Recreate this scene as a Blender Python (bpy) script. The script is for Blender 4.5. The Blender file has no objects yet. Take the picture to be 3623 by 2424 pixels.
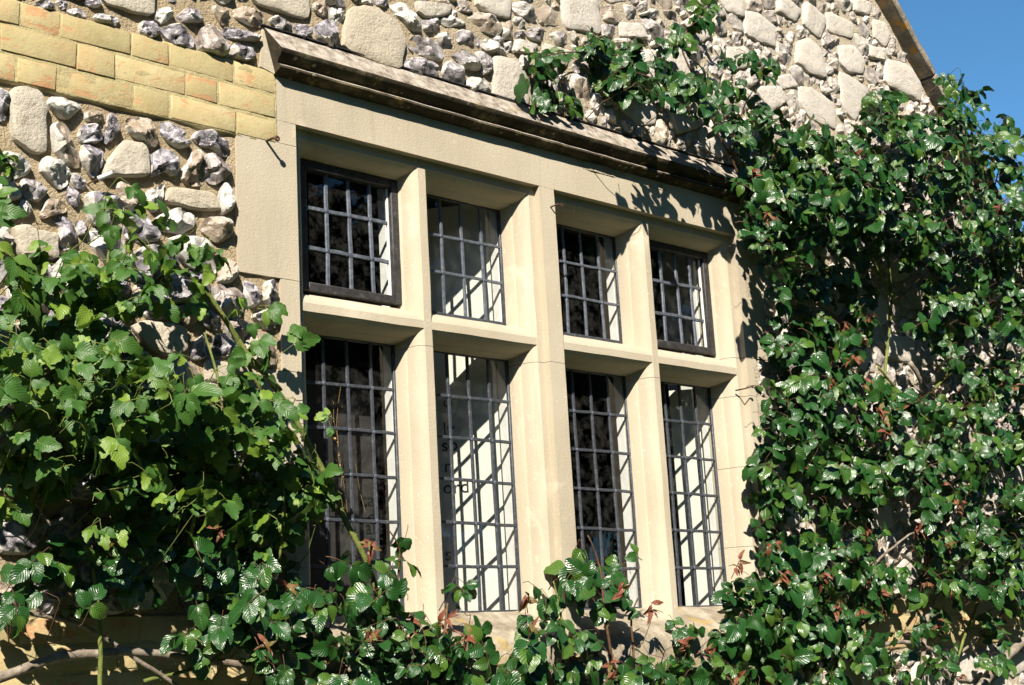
import bpy, bmesh, math, random
import numpy as np
from mathutils import Vector, Matrix, noise
SC = bpy.context.scene
COL = SC.collection
random.seed(7)
rnd = random.random
def uni(a, b): return a + (b - a) * random.random()

# ------------------------------------------------------------------ camera
W0, H0, FPX = 3623.0, 2424.0, 5131.6
YAW, PITCH, ROLL = 0.763577, 0.216332, -0.0564439
U = 3.3                      # metres from the camera to the wall plane y = 0
CAM = Vector((0.0, -U, 1.65))
cy, sy, cp, sp = math.cos(YAW), math.sin(YAW), math.cos(PITCH), math.sin(PITCH)
FW = Vector((sy * cp, cy * cp, sp)); RT0 = Vector((cy, -sy, 0.0)); UP0 = RT0.cross(FW)
c_, s_ = math.cos(ROLL), math.sin(ROLL)
RT = c_ * RT0 + s_ * UP0
UP = -s_ * RT0 + c_ * UP0
cd = bpy.data.cameras.new('camera'); cam = bpy.data.objects.new('camera', cd); COL.objects.link(cam)
cam.matrix_world = Matrix(((RT.x, UP.x, -FW.x, CAM.x), (RT.y, UP.y, -FW.y, CAM.y), (RT.z, UP.z, -FW.z, CAM.z), (0, 0, 0, 1)))
cd.sensor_width = 36.0; cd.sensor_fit = 'HORIZONTAL'; cd.lens = 36.0 * FPX / W0
cd.clip_start = 0.05; cd.clip_end = 3000.0
SC.camera = cam

# ------------------------------------------------------------------ light
SUN_DIR = Vector((1.07, 1.0, -1.13)).normalized()        # the way the sunlight travels
EL = math.asin(-SUN_DIR.z); AZ = math.atan2(-SUN_DIR.x, -SUN_DIR.y)
w = bpy.data.worlds.new('World'); SC.world = w; w.use_nodes = True
nt = w.node_tree; nt.nodes.clear()
sk = nt.nodes.new('ShaderNodeTexSky'); sk.sky_type = 'NISHITA'; sk.sun_disc = False
sk.sun_elevation = EL; sk.sun_rotation = AZ % (2 * math.pi)
sk.altitude = 0; sk.air_density = 0.62; sk.dust_density = 0.0; sk.ozone_density = 4.5
bg = nt.nodes.new('ShaderNodeBackground'); bg.inputs['Strength'].default_value = 0.070
wo = nt.nodes.new('ShaderNodeOutputWorld')
tint = nt.nodes.new('ShaderNodeMix'); tint.data_type = 'RGBA'; tint.blend_type = 'MULTIPLY'; tint.inputs[0].default_value = 1.0; tint.inputs[7].default_value = (0.72, 1.10, 1.06, 1)
nt.links.new(sk.outputs[0], tint.inputs[6]); nt.links.new(tint.outputs[2], bg.inputs['Color']); nt.links.new(bg.outputs[0], wo.inputs['Surface'])
sl = bpy.data.lights.new('sun', 'SUN'); sl.energy = 5.0; sl.angle = math.radians(0.53); sl.color = (1.0, 0.92, 0.79)
so = bpy.data.objects.new('sun', sl); COL.objects.link(so)
so.rotation_euler = SUN_DIR.to_track_quat('-Z', 'Y').to_euler(); so.location = (-20, -20, 25)
vs = SC.view_settings
SC.display_settings.display_device = 'sRGB'
vs.view_transform = 'Standard'; vs.look = 'None'; vs.gamma = 1.0; vs.use_curve_mapping = False
vs.exposure = 1.35

# ------------------------------------------------------------------ helpers
def wp(px, py, y=0.0):
    """point of the real wall (or a plane parallel to it) that the photograph shows at native pixel px, py"""
    d = RT * ((px - W0 / 2) / FPX) + UP * (-(py - H0 / 2) / FPX) + FW
    t = (y - CAM.y) / d.y
    return CAM + d * t
def wd(px, py, y=0.0): return wp(px * 1.545648, py * 1.545648, y)
def mx(u): return u * U                       # wall coordinates in camera-distance units -> metres
def mz(u): return u * U + 1.65
def emp(name, loc=(0, 0, 0)):
    o = bpy.data.objects.new(name, None); COL.objects.link(o); o.location = loc; o.empty_display_size = 0.1
    return o
def tag(o, label=None, cat=None, group=None, kind=None):
    if label: o['label'] = label
    if cat: o['category'] = cat
    if group: o['group'] = group
    if kind: o['kind'] = kind
    return o
def link(name, me, mat=None, parent=None):
    o = bpy.data.objects.new(name, me); COL.objects.link(o)
    if mat is not None and not me.materials: me.materials.append(mat)
    if parent is not None: o.parent = parent
    return o
def mesh(name, V, F, smooth=False, sharp=None, attrs=None, uv=None):
    me = bpy.data.meshes.new(name); me.from_pydata([tuple(v) for v in V], [], F); me.update()
    if smooth:
        me.polygons.foreach_set('use_smooth', [True] * len(me.polygons))
        if sharp: me.set_sharp_from_angle(angle=math.radians(sharp))
    for k, arr in (attrs or {}).items():
        a = me.attributes.new(k, 'FLOAT', 'POINT'); a.data.foreach_set('value', arr)
    if uv is not None:
        l = me.uv_layers.new(name='UVMap')
        idx = np.zeros(len(me.loops), dtype=np.int32); me.loops.foreach_get('vertex_index', idx)
        l.data.foreach_set('uv', np.asarray(uv, dtype=np.float32)[idx].ravel())
    return me
class MB:
    def __init__(s): s.V = []; s.F = []
    def box(s, x0, x1, y0, y1, z0, z1):
        n = len(s.V)
        s.V += [(x0, y0, z0), (x1, y0, z0), (x1, y1, z0), (x0, y1, z0), (x0, y0, z1), (x1, y0, z1), (x1, y1, z1), (x0, y1, z1)]
        s.F += [tuple(n + i for i in f) for f in ((0, 3, 2, 1), (4, 5, 6, 7), (0, 1, 5, 4), (1, 2, 6, 5), (2, 3, 7, 6), (3, 0, 4, 7))]
    def add(s, V, F):
        n = len(s.V); s.V += [tuple(v) for v in V]; s.F += [tuple(n + i for i in f) for f in F]
    def prism(s, P, fn, a, b, nseg=1, wob=0.0, seed=0):
        """closed profile P [(p,q)] swept from a to b; fn(p,q,t) -> xyz"""
        n = len(P); base = len(s.V)
        for k in range(nseg + 1):
            t = a + (b - a) * k / nseg
            for i, (p, q) in enumerate(P):
                v = Vector(fn(p, q, t))
                if wob:
                    v += Vector((noise.noise(v * 9 + Vector((seed, 0, 0))), noise.noise(v * 11 + Vector((0, seed, 3))), noise.noise(v * 10 + Vector((5, 1, seed))))) * wob
                s.V.append(tuple(v))
        for k in range(nseg):
            for i in range(n):
                j = (i + 1) % n; o = base + k * n
                s.F.append((o + i, o + j, o + n + j, o + n + i))
        s.F.append(tuple(base + i for i in reversed(range(n)))); s.F.append(tuple(base + nseg * n + i for i in range(n)))
    def tube(s, pts, rad, n=6, cap=True):
        pts = [Vector(p) for p in pts]; base = len(s.V); prev = None
        for k, p in enumerate(pts):
            d = (pts[min(k + 1, len(pts) - 1)] - pts[max(k - 1, 0)]).normalized()
            a = d.orthogonal().normalized() if prev is None else (prev - d * prev.dot(d)).normalized()
            prev = a; b = d.cross(a); r = rad[k] if isinstance(rad, (list, tuple)) else rad
            for i in range(n):
                th = 2 * math.pi * i / n
                s.V.append(tuple(p + (a * math.cos(th) + b * math.sin(th)) * r))
        for k in range(len(pts) - 1):
            for i in range(n):
                j = (i + 1) % n; o = base + k * n
                s.F.append((o + i, o + j, o + n + j, o + n + i))
        if cap:
            s.F.append(tuple(base + i for i in reversed(range(n)))); s.F.append(tuple(base + (len(pts) - 1) * n + i for i in range(n)))
    def fixn(s, me):
        bm = bmesh.new(); bm.from_mesh(me); bmesh.ops.recalc_face_normals(bm, faces=bm.faces); bm.to_mesh(me); bm.free()
    def build(s, name, mat=None, parent=None, smooth=False, sharp=None, bevel=0.0, bseg=2):
        me = mesh(name, s.V, s.F); s.fixn(me)
        if bevel:
            bm = bmesh.new(); bm.from_mesh(me)
            bmesh.ops.bevel(bm, geom=[e for e in bm.edges if len(e.link_faces) == 2 and e.calc_face_angle(0) > 0.5], offset=bevel, segments=bseg, affect='EDGES', profile=0.6, clamp_overlap=True)
            bm.to_mesh(me); bm.free()
        if smooth or sharp:
            me.polygons.foreach_set('use_smooth', [True] * len(me.polygons))
            if sharp: me.set_sharp_from_angle(angle=math.radians(sharp))
        return link(name, me, mat, parent)

# ------------------------------------------------------------------ materials
class NT:
    def __init__(s, name):
        s.m = bpy.data.materials.new(name); s.m.use_nodes = True; s.t = s.m.node_tree; s.t.nodes.clear()
        s.out = s.t.nodes.new('ShaderNodeOutputMaterial')
    def n(s, typ, ins=None, **kw):
        nd = s.t.nodes.new(typ)
        for k, v in kw.items(): setattr(nd, k, v)
        for k, v in (ins or {}).items():
            sock = nd.inputs[k]
            if hasattr(v, 'is_output') or isinstance(v, bpy.types.NodeSocket): s.t.links.new(v, sock)
            else: sock.default_value = v
        return nd
    def pos(s): return s.n('ShaderNodeNewGeometry').outputs['Position']
    def attr(s, nm): return s.n('ShaderNodeAttribute', attribute_name=nm).outputs['Fac']
    def noise(s, scale, detail=4, rough=0.55, vec=None, dist=0.0):
        return s.n('ShaderNodeTexNoise', {'Vector': vec if vec is not None else s.pos(), 'Scale': scale, 'Detail': detail, 'Roughness': rough, 'Distortion': dist}).outputs['Fac']
    def scaled(s, v, sc): return s.n('ShaderNodeMapping', {'Vector': v, 'Scale': sc}).outputs[0]
    def ramp(s, fac, stops, interp='LINEAR'):
        r = s.n('ShaderNodeValToRGB', {'Fac': fac}); cr = r.color_ramp; cr.interpolation = interp
        while len(cr.elements) < len(stops): cr.elements.new(0.5)
        for e, (p, c) in zip(cr.elements, stops):
            e.position = p; e.color = (c, c, c, 1) if isinstance(c, (int, float)) else (*c, 1)
        return r.outputs['Color']
    def mix(s, fac, a, b, mode='MIX'):
        nd = s.n('ShaderNodeMix', data_type='RGBA', blend_type=mode)
        for i, v in ((0, fac), (6, a), (7, b)):
            if isinstance(v, bpy.types.NodeSocket): s.t.links.new(v, nd.inputs[i])
            elif i == 0: nd.inputs[0].default_value = v
            else: nd.inputs[i].default_value = (*v, 1) if len(v) == 3 else v
        return nd.outputs[2]
    def math(s, op, a, b=0.0, c=0.0):
        nd = s.n('ShaderNodeMath', operation=op)
        for i, v in enumerate((a, b, c)):
            if isinstance(v, bpy.types.NodeSocket): s.t.links.new(v, nd.inputs[i])
            else: nd.inputs[i].default_value = v
        return nd.outputs[0]
    def bump(s, h, strength=0.5, dist=0.01, normal=None):
        ins = {'Height': h, 'Strength': strength, 'Distance': dist}
        if normal is not None: ins['Normal'] = normal
        return s.n('ShaderNodeBump', ins).outputs[0]
    def done(s, col, rough=0.8, nrm=None, spec=0.3, metal=0.0, extra=None, ks=0.78):
        if isinstance(col, bpy.types.NodeSocket): col = s.mix(1.0, col, (ks, ks, ks), 'MULTIPLY')
        else: col = tuple(v * ks for v in col)
        ins = {'Base Color': col if isinstance(col, bpy.types.NodeSocket) else (*col, 1), 'Roughness': rough, 'Metallic': metal, 'Specular IOR Level': spec}
        if nrm is not None: ins['Normal'] = nrm
        ins.update(extra or {})
        b = s.n('ShaderNodeBsdfPrincipled', ins)
        s.t.links.new(b.outputs[0], s.out.inputs[0]); s.b = b
        return s.m
M = {}
def make_mats():
    # dressed limestone of the window
    t = NT('limestone'); p = t.pos()
    v = t.scaled(p, (14, 14, 1.2))
    c = t.ramp(t.noise(2.2, 5, 0.6), [(0.25, (0.375, 0.325, 0.245)), (0.5, (0.445, 0.390, 0.300)), (0.75, (0.515, 0.462, 0.372))])
    st = t.ramp(t.noise(1.0, 3, 0.5, v), [(0.35, 0.0), (0.7, 1.0)])
    c = t.mix(t.math('MULTIPLY', st, 0.4), c, (0.50, 0.425, 0.30))
    c = t.mix(t.ramp(t.noise(70, 2), [(0.66, 0.0), (0.74, 0.55)]), c, (0.72, 0.66, 0.52))
    c = t.mix(t.ramp(t.noise(5, 4, 0.6, None, 0.6), [(0.62, 0.0), (0.78, 0.6)]), c, (0.70, 0.62, 0.49))
    c = t.mix(t.ramp(t.noise(120, 2), [(0.70, 0.0), (0.78, 0.5)]), c, (0.30, 0.23, 0.14))
    dr = t.math('MULTIPLY', t.ramp(t.noise(1.0, 4, 0.6, t.scaled(p, (38, 38, 1.6))), [(0.55, 0.0), (0.75, 1.0)]), t.ramp(t.noise(3.1, 3), [(0.45, 0.0), (0.65, 0.5)]))
    c = t.mix(dr, c, (0.27, 0.225, 0.16))
    dg = t.scaled(p, (60, 60, 22)); b = t.math('ADD', t.math('MULTIPLY', t.noise(1.0, 3, 0.6, dg), 0.6), t.noise(180, 3))
    M['lime'] = t.done(c, 0.85, t.bump(b, 0.35, 0.004), 0.2)
    # lichened hood; underside shade and lit top are put into the colour
    t = NT('lichened_shaded_stone'); p = t.pos()
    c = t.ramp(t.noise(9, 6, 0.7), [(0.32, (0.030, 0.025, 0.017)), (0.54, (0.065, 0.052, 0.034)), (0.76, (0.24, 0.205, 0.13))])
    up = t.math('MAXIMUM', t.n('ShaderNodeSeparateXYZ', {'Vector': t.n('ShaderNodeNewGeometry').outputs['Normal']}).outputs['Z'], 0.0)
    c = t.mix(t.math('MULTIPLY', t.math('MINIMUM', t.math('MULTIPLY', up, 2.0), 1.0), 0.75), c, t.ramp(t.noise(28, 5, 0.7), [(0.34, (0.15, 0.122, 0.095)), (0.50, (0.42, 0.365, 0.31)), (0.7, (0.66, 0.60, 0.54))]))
    vo = t.n('ShaderNodeTexVoronoi', {'Vector': p, 'Scale': 26.0, 'Randomness': 1.0}); d = vo.outputs['Distance']
    sp_ = t.math('MULTIPLY', t.ramp(d, [(0.12, 1.0), (0.2, 0.0)]), t.ramp(t.noise(7, 2), [(0.5, 0.0), (0.6, 1.0)]))
    c = t.mix(t.math('MULTIPLY', sp_, 0.6), c, (0.55, 0.54, 0.42))
    c = t.mix(t.ramp(t.noise(21, 4, 0.6), [(0.60, 0.0), (0.72, 0.7)]), c, (0.36, 0.27, 0.11))
    M['hood'] = t.done(c, 0.92, t.bump(t.noise(75, 6, 0.7), 0.55, 0.006), 0.15)
    t = NT('weathered_sill_stone')
    c = t.ramp(t.noise(12, 6, 0.7), [(0.3, (0.17, 0.14, 0.105)), (0.5, (0.33, 0.28, 0.21)), (0.7, (0.52, 0.47, 0.38))])
    c = t.mix(t.ramp(t.noise(9, 5, 0.7), [(0.55, 0.0), (0.66, 0.8)]), c, (0.42, 0.30, 0.09))
    M['sill'] = t.done(c, 0.92, t.bump(t.noise(70, 6, 0.7), 0.8, 0.008), 0.15)
    t = NT('coping_stone')
    c = t.ramp(t.noise(14, 6, 0.7), [(0.3, (0.12, 0.10, 0.08)), (0.5, (0.24, 0.21, 0.17)), (0.72, (0.45, 0.41, 0.35))])
    c = t.mix(t.ramp(t.noise(11, 4, 0.6), [(0.56, 0.0), (0.64, 0.9)]), c, (0.45, 0.25, 0.05))
    M['cope'] = t.done(c, 0.92, t.bump(t.noise(50, 6, 0.7), 0.8, 0.01), 0.15)
    # mortar
    t = NT('lime_mortar')
    c = t.ramp(t.noise(4, 6, 0.7), [(0.3, (0.32, 0.25, 0.155)), (0.55, (0.43, 0.345, 0.225)), (0.78, (0.53, 0.445, 0.315))])
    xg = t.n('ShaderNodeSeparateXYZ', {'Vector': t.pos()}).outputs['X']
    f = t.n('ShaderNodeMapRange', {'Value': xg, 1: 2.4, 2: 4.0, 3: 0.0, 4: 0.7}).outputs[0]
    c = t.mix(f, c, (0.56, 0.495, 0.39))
    c = t.mix(t.ramp(t.noise(150, 2), [(0.62, 0.0), (0.7, 0.7)]), c, (0.20, 0.15, 0.09))
    c = t.mix(t.ramp(t.noise(110, 2), [(0.66, 0.0), (0.73, 0.7)]), c, (0.66, 0.60, 0.50))
    b = t.math('ADD', t.noise(35, 6, 0.7), t.math('MULTIPLY', t.noise(140, 3, 0.7), 0.6))
    M['mortar'] = t.done(c, 0.95, t.bump(b, 1.0, 0.012), 0.1)
    # flint
    t = NT('flint'); p = t.pos(); tone = t.attr('tone'); rim = t.attr('rim')
    off = t.n('ShaderNodeVectorMath', {0: p, 1: t.n('ShaderNodeCombineXYZ', {'X': t.math('MULTIPLY', tone, 37.0), 'Y': t.math('MULTIPLY', tone, 11.0)}).outputs[0]}, operation='ADD').outputs[0]
    n1 = t.noise(19, 5, 0.65, off, 1.0); n2 = t.noise(46, 6, 0.7, off, 0.6)
    core = t.ramp(n1, [(0.34, (0.020, 0.019, 0.023)), (0.43, (0.10, 0.092, 0.11)), (0.53, (0.27, 0.25, 0.285)), (0.64, (0.50, 0.475, 0.50))])
    core = t.mix(t.ramp(tone, [(0.72, 0.0), (0.8, 0.75)]), core, (0.33, 0.25, 0.165))
    core = t.mix(t.ramp(tone, [(0.14, 0.85), (0.22, 0.0)]), core, (0.55, 0.53, 0.49))
    cort = t.ramp(n2, [(0.35, (0.36, 0.32, 0.26)), (0.55, (0.58, 0.56, 0.52))])
    k = t.math('ADD', t.math('MULTIPLY', t.math('SUBTRACT', n2, 0.5), 1.5), t.math('MULTIPLY', rim, 0.9))
    kk = t.ramp(k, [(0.52, 0.0), (0.62, 1.0)])
    c = t.mix(kk, core, cort)
    c = t.mix(t.math('MULTIPLY', t.ramp(n2, [(0.30, 1.0), (0.36, 0.0)]), 0.8), c, (0.09, 0.075, 0.06))
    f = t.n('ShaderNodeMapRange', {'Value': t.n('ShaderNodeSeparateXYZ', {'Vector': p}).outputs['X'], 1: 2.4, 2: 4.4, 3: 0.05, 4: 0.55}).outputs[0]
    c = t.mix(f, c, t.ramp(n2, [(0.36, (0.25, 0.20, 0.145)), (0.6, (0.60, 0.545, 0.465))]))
    r = t.math('ADD', 0.24, t.math('MULTIPLY', kk, 0.55))
    M['flint'] = t.done(c, r, t.bump(t.math('ADD', n2, t.math('MULTIPLY', t.noise(160, 3), 0.35)), 0.6, 0.008), 0.45)
    # rubble stone block
    t = NT('rubble_stone'); p = t.pos(); tone = t.attr('tone')
    a = t.mix(tone, (0.48, 0.415, 0.31), (0.53, 0.48, 0.40))
    c = t.mix(t.noise(9, 5, 0.65), t.mix(0.25, a, (0.30, 0.25, 0.18)), t.mix(0.3, a, (0.60, 0.56, 0.49)))
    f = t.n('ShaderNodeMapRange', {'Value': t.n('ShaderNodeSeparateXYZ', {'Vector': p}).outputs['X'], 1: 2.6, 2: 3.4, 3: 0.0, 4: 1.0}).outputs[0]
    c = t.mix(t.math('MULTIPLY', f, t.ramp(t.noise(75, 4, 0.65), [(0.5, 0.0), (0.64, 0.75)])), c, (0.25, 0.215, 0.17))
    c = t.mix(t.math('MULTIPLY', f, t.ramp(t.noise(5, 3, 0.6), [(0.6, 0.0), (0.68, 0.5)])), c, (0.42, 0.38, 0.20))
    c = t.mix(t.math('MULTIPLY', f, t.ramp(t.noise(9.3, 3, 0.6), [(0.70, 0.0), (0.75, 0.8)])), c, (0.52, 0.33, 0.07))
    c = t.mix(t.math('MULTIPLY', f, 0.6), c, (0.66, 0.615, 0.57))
    c = t.mix(t.ramp(t.noise(26, 6, 0.75), [(0.34, 0.55), (0.41, 0.0)]), c, (0.22, 0.18, 0.13))
    b = t.math('ADD', t.noise(30, 7, 0.75), t.math('MULTIPLY', t.noise(130, 4, 0.7), 0.6))
    M['block'] = t.done(c, 0.9, t.bump(b, 0.8, 0.009), 0.15)
    # lime-washed brick
    t = NT('washed_brick'); p = t.pos(); tone = t.attr('tone')
    c = t.ramp(t.noise(12, 5, 0.6), [(0.3, (0.40, 0.345, 0.185)), (0.55, (0.465, 0.405, 0.225)), (0.8, (0.54, 0.485, 0.30))])
    nv = t.noise(15, 5, 0.65, t.scaled(p, (1.0, 1.0, 2.0)), 0.5)
    th = t.math('ADD', nv, t.math('MULTIPLY', t.math('SUBTRACT', tone, 0.5), 0.16))
    xl = t.n('ShaderNodeMapRange', {'Value': t.n('ShaderNodeSeparateXYZ', {'Vector': p}).outputs['X'], 1: 1.3, 2: 1.9, 3: 0.05, 4: 0.0}).outputs[0]
    c = t.mix(t.math('MULTIPLY', t.ramp(t.noise(7, 5, 0.7), [(0.45, 0.0), (0.65, 1.0)]), 0.5), c, (0.48, 0.335, 0.18))
    red = t.ramp(t.math('ADD', th, xl), [(0.565, 0.0), (0.63, 0.75)])
    c = t.mix(1.0, c, t.ramp(t.math('FRACT', t.math('MULTIPLY', tone, 7.3)), [(0.0, (0.88, 0.86, 0.80)), (1.0, (1.10, 1.06, 1.04))]), 'MULTIPLY')
    c = t.mix(red, c, t.ramp(t.noise(40, 3), [(0.3, (0.45, 0.20, 0.09)), (0.7, (0.55, 0.32, 0.17))]))
    c = t.mix(t.ramp(t.noise(90, 3), [(0.64, 0.0), (0.72, 0.45)]), c, (0.35, 0.27, 0.12))
    b = t.math('SUBTRACT', t.math('ADD', t.noise(45, 6, 0.65), t.math('MULTIPLY', t.noise(170, 2), 0.4)), t.math('MULTIPLY', red, 0.25))
    M['brick'] = t.done(c, 0.9, t.bump(b, 0.45, 0.004), 0.15)
    t = NT('washed_joint')
    c = t.ramp(t.noise(20, 5, 0.6), [(0.3, (0.36, 0.30, 0.15)), (0.6, (0.46, 0.39, 0.215))])
    M['joint'] = t.done(c, 0.95, t.bump(t.noise(60, 6, 0.7), 0.8, 0.006), 0.1)
    # window metal
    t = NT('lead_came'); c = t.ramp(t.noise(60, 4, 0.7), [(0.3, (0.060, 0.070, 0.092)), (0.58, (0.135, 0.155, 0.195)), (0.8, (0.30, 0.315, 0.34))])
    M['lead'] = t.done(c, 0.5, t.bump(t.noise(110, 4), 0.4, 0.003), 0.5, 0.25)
    t = NT('shaded_lead_came'); c = t.ramp(t.noise(60, 4, 0.7), [(0.3, (0.030, 0.034, 0.044)), (0.58, (0.062, 0.070, 0.088)), (0.8, (0.20, 0.21, 0.235))])  # lead dulled for the lower bars, grazing sun put into the colour
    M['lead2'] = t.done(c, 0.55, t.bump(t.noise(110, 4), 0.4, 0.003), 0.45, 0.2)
    t = NT('lead_solder'); M['solder'] = t.done(t.ramp(t.noise(90, 3), [(0.35, (0.05, 0.06, 0.085)), (0.7, (0.13, 0.15, 0.19))]), 0.5, t.bump(t.noise(150, 3), 0.4, 0.002), 0.5, 0.2)
    t = NT('painted_iron'); c = t.ramp(t.noise(40, 5, 0.7), [(0.4, (0.020, 0.019, 0.020)), (0.64, (0.045, 0.043, 0.045)), (0.82, (0.18, 0.17, 0.155))])
    M['iron'] = t.done(c, 0.55, t.bump(t.noise(80, 5, 0.7), 0.8, 0.004), 0.4)
    t = NT('rusty_wire'); M['rust'] = t.done(t.ramp(t.noise(80, 3), [(0.3, (0.03, 0.022, 0.018)), (0.7, (0.13, 0.06, 0.03))]), 0.8, None, 0.3)
    # glass: clear pane, mirror by fresnel, a little dust
    t = NT('window_glass')
    tr = t.n('ShaderNodeBsdfTransparent', {'Color': (0.90, 0.93, 0.92, 1)})
    gl = t.n('ShaderNodeBsdfGlossy', {'Color': (1, 1, 1, 1), 'Roughness': 0.015, 'Normal': t.bump(t.noise(14, 2), 0.08, 0.004)})
    fc = t.n('ShaderNodeLayerWeight', {'Blend': 0.5}).outputs['Facing']
    fr = t.math('MULTIPLY_ADD', t.math('POWER', fc, 5.0), 0.94, 0.045)
    a = t.n('ShaderNodeMixShader', {0: fr, 1: tr.outputs[0], 2: gl.outputs[0]})
    df = t.n('ShaderNodeBsdfDiffuse', {'Color': (0.5, 0.5, 0.47, 1)})
    dust = t.math('MULTIPLY', t.ramp(t.noise(24, 6, 0.75), [(0.45, 0.0), (0.85, 1.0)]), 0.06)
    b = t.n('ShaderNodeMixShader', {0: dust, 1: a.outputs[0], 2: df.outputs[0]})
    t.t.links.new(b.outputs[0], t.out.inputs[0]); M['glass'] = t.m
    t = NT('white_paint'); M['white'] = t.done(t.ramp(t.noise(20, 5), [(0.3, (0.60, 0.585, 0.57)), (0.7, (0.72, 0.70, 0.69))]), 0.7, t.bump(t.noise(50, 4), 0.3, 0.004), 0.3)
    t = NT('white_board'); M['board'] = t.done(t.ramp(t.noise(5, 3), [(0.3, (0.55, 0.53, 0.48)), (0.7, (0.60, 0.58, 0.53))]), 0.7, None, 0.2)
    t = NT('dark_board'); M['dboard'] = t.done(t.ramp(t.noise(6, 3), [(0.3, (0.030, 0.027, 0.027)), (0.7, (0.042, 0.038, 0.037))]), 0.7, None, 0.2)
    t = NT('black_print'); M['print'] = t.done((0.012, 0.012, 0.014), 0.6, None, 0.2)
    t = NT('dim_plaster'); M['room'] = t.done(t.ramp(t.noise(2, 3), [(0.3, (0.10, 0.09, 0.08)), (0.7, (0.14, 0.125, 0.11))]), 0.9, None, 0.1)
    t = NT('dry_twig'); M['dry'] = t.done(t.ramp(t.noise(60, 2), [(0.3, (0.40, 0.22, 0.07)), (0.7, (0.62, 0.40, 0.16))]), 0.8, None, 0.2)
    # leaves
    def leafmat(name, dark, light, young, rough, spec, vein, transl, coat=0.0):
        t = NT(name)
        uvn = t.n('ShaderNodeUVMap'); s = t.n('ShaderNodeSeparateXYZ', {'Vector': uvn.outputs[0]})
        u = t.math('ABSOLUTE', s.outputs['X']); v = s.outputs['Y']
        wv = t.math('SINE', t.math('ADD', t.math('MULTIPLY', v, 46.0), t.math('MULTIPLY', u, -17.0)))
        rib = t.ramp(u, [(0.0, 1.0), (0.07, 0.0)])
        tone = t.attr('tone')
        oi = t.n('ShaderNodeObjectInfo').outputs['Random']
        tt = t.math('FRACT', t.math('ADD', oi, tone))
        c = t.mix(t.noise(18, 3), t.mix(tt, dark, light), t.mix(tt, light, dark))
        c = t.mix(t.ramp(tt, [(0.66, 0.0), (0.88, 0.9)]), c, young)
        c = t.mix(t.math('MULTIPLY', rib, 0.35), c, light)
        h = t.math('ADD', t.math('MULTIPLY', wv, 0.5), t.math('MULTIPLY', rib, -1.2))
        h = t.math('ADD', h, t.math('MULTIPLY', t.noise(55, 3), 0.9))
        nr = t.bump(h, vein, 0.0026)
        t.done(c, rough, nr, spec, 0.0, {'Coat Weight': coat, 'Coat Roughness': 0.12, 'Coat Normal': nr})
        tl = t.n('ShaderNodeBsdfTranslucent', {'Color': t.mix(0.5, c, (light[0] * 1.6, light[1] * 1.6, light[2] * 0.6)), 'Normal': nr})
        mx_ = t.n('ShaderNodeMixShader', {0: transl, 1: t.b.outputs[0], 2: tl.outputs[0]})
        t.t.links.new(mx_.outputs[0], t.out.inputs[0])
        return t.m
    M['leafA'] = leafmat('soft_leaf', (0.020, 0.076, 0.016), (0.066, 0.150, 0.020), (0.160, 0.250, 0.028), 0.46, 0.35, 0.25, 0.18)
    M['leafD'] = leafmat('glossy_leaf', (0.009, 0.046, 0.009), (0.022, 0.084, 0.013), (0.062, 0.130, 0.016), 0.33, 0.5, 0.40, 0.08, 0.10)
    M['leafR'] = leafmat('young_red_leaf', (0.16, 0.045, 0.028), (0.26, 0.090, 0.045), (0.16, 0.13, 0.035), 0.38, 0.45, 0.5, 0.15)
    def stem(name, a, b, c3):
        t = NT(name); c = t.ramp(t.noise(30, 5, 0.65), [(0.3, a), (0.55, b), (0.75, c3)])
        return t.done(c, 0.75, t.bump(t.noise(60, 5, 0.7), 0.7, 0.006), 0.3)
    M['green_stem'] = stem('green_stem', (0.07, 0.09, 0.02), (0.14, 0.17, 0.035), (0.22, 0.22, 0.06))
    M['bark'] = stem('grey_bark', (0.13, 0.10, 0.075), (0.25, 0.21, 0.165), (0.40, 0.36, 0.31))
    M['red_stem'] = stem('red_stem', (0.06, 0.028, 0.016), (0.11, 0.055, 0.028), (0.11, 0.11, 0.04))
    t = NT('lawn'); M['lawn'] = t.done(t.ramp(t.noise(1.5, 6), [(0.3, (0.022, 0.040, 0.012)), (0.7, (0.045, 0.070, 0.020))]), 0.9, t.bump(t.noise(30, 4), 0.6, 0.03), 0.2)
    t = NT('white_tag'); M['tag'] = t.done(t.ramp(t.noise(90, 3), [(0.3, (0.55, 0.55, 0.56)), (0.7, (0.78, 0.78, 0.78))]), 0.5, None, 0.4)
make_mats()

# ------------------------------------------------------------------ ground
bm_ = MB(); bm_.add([(-300, -300, 0), (300, -300, 0), (300, 300, 0), (-300, 300, 0)], [(0, 1, 2, 3)])
tag(bm_.build('lawn', M['lawn']), 'short green lawn in front of the house wall', 'ground', kind='structure')

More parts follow.
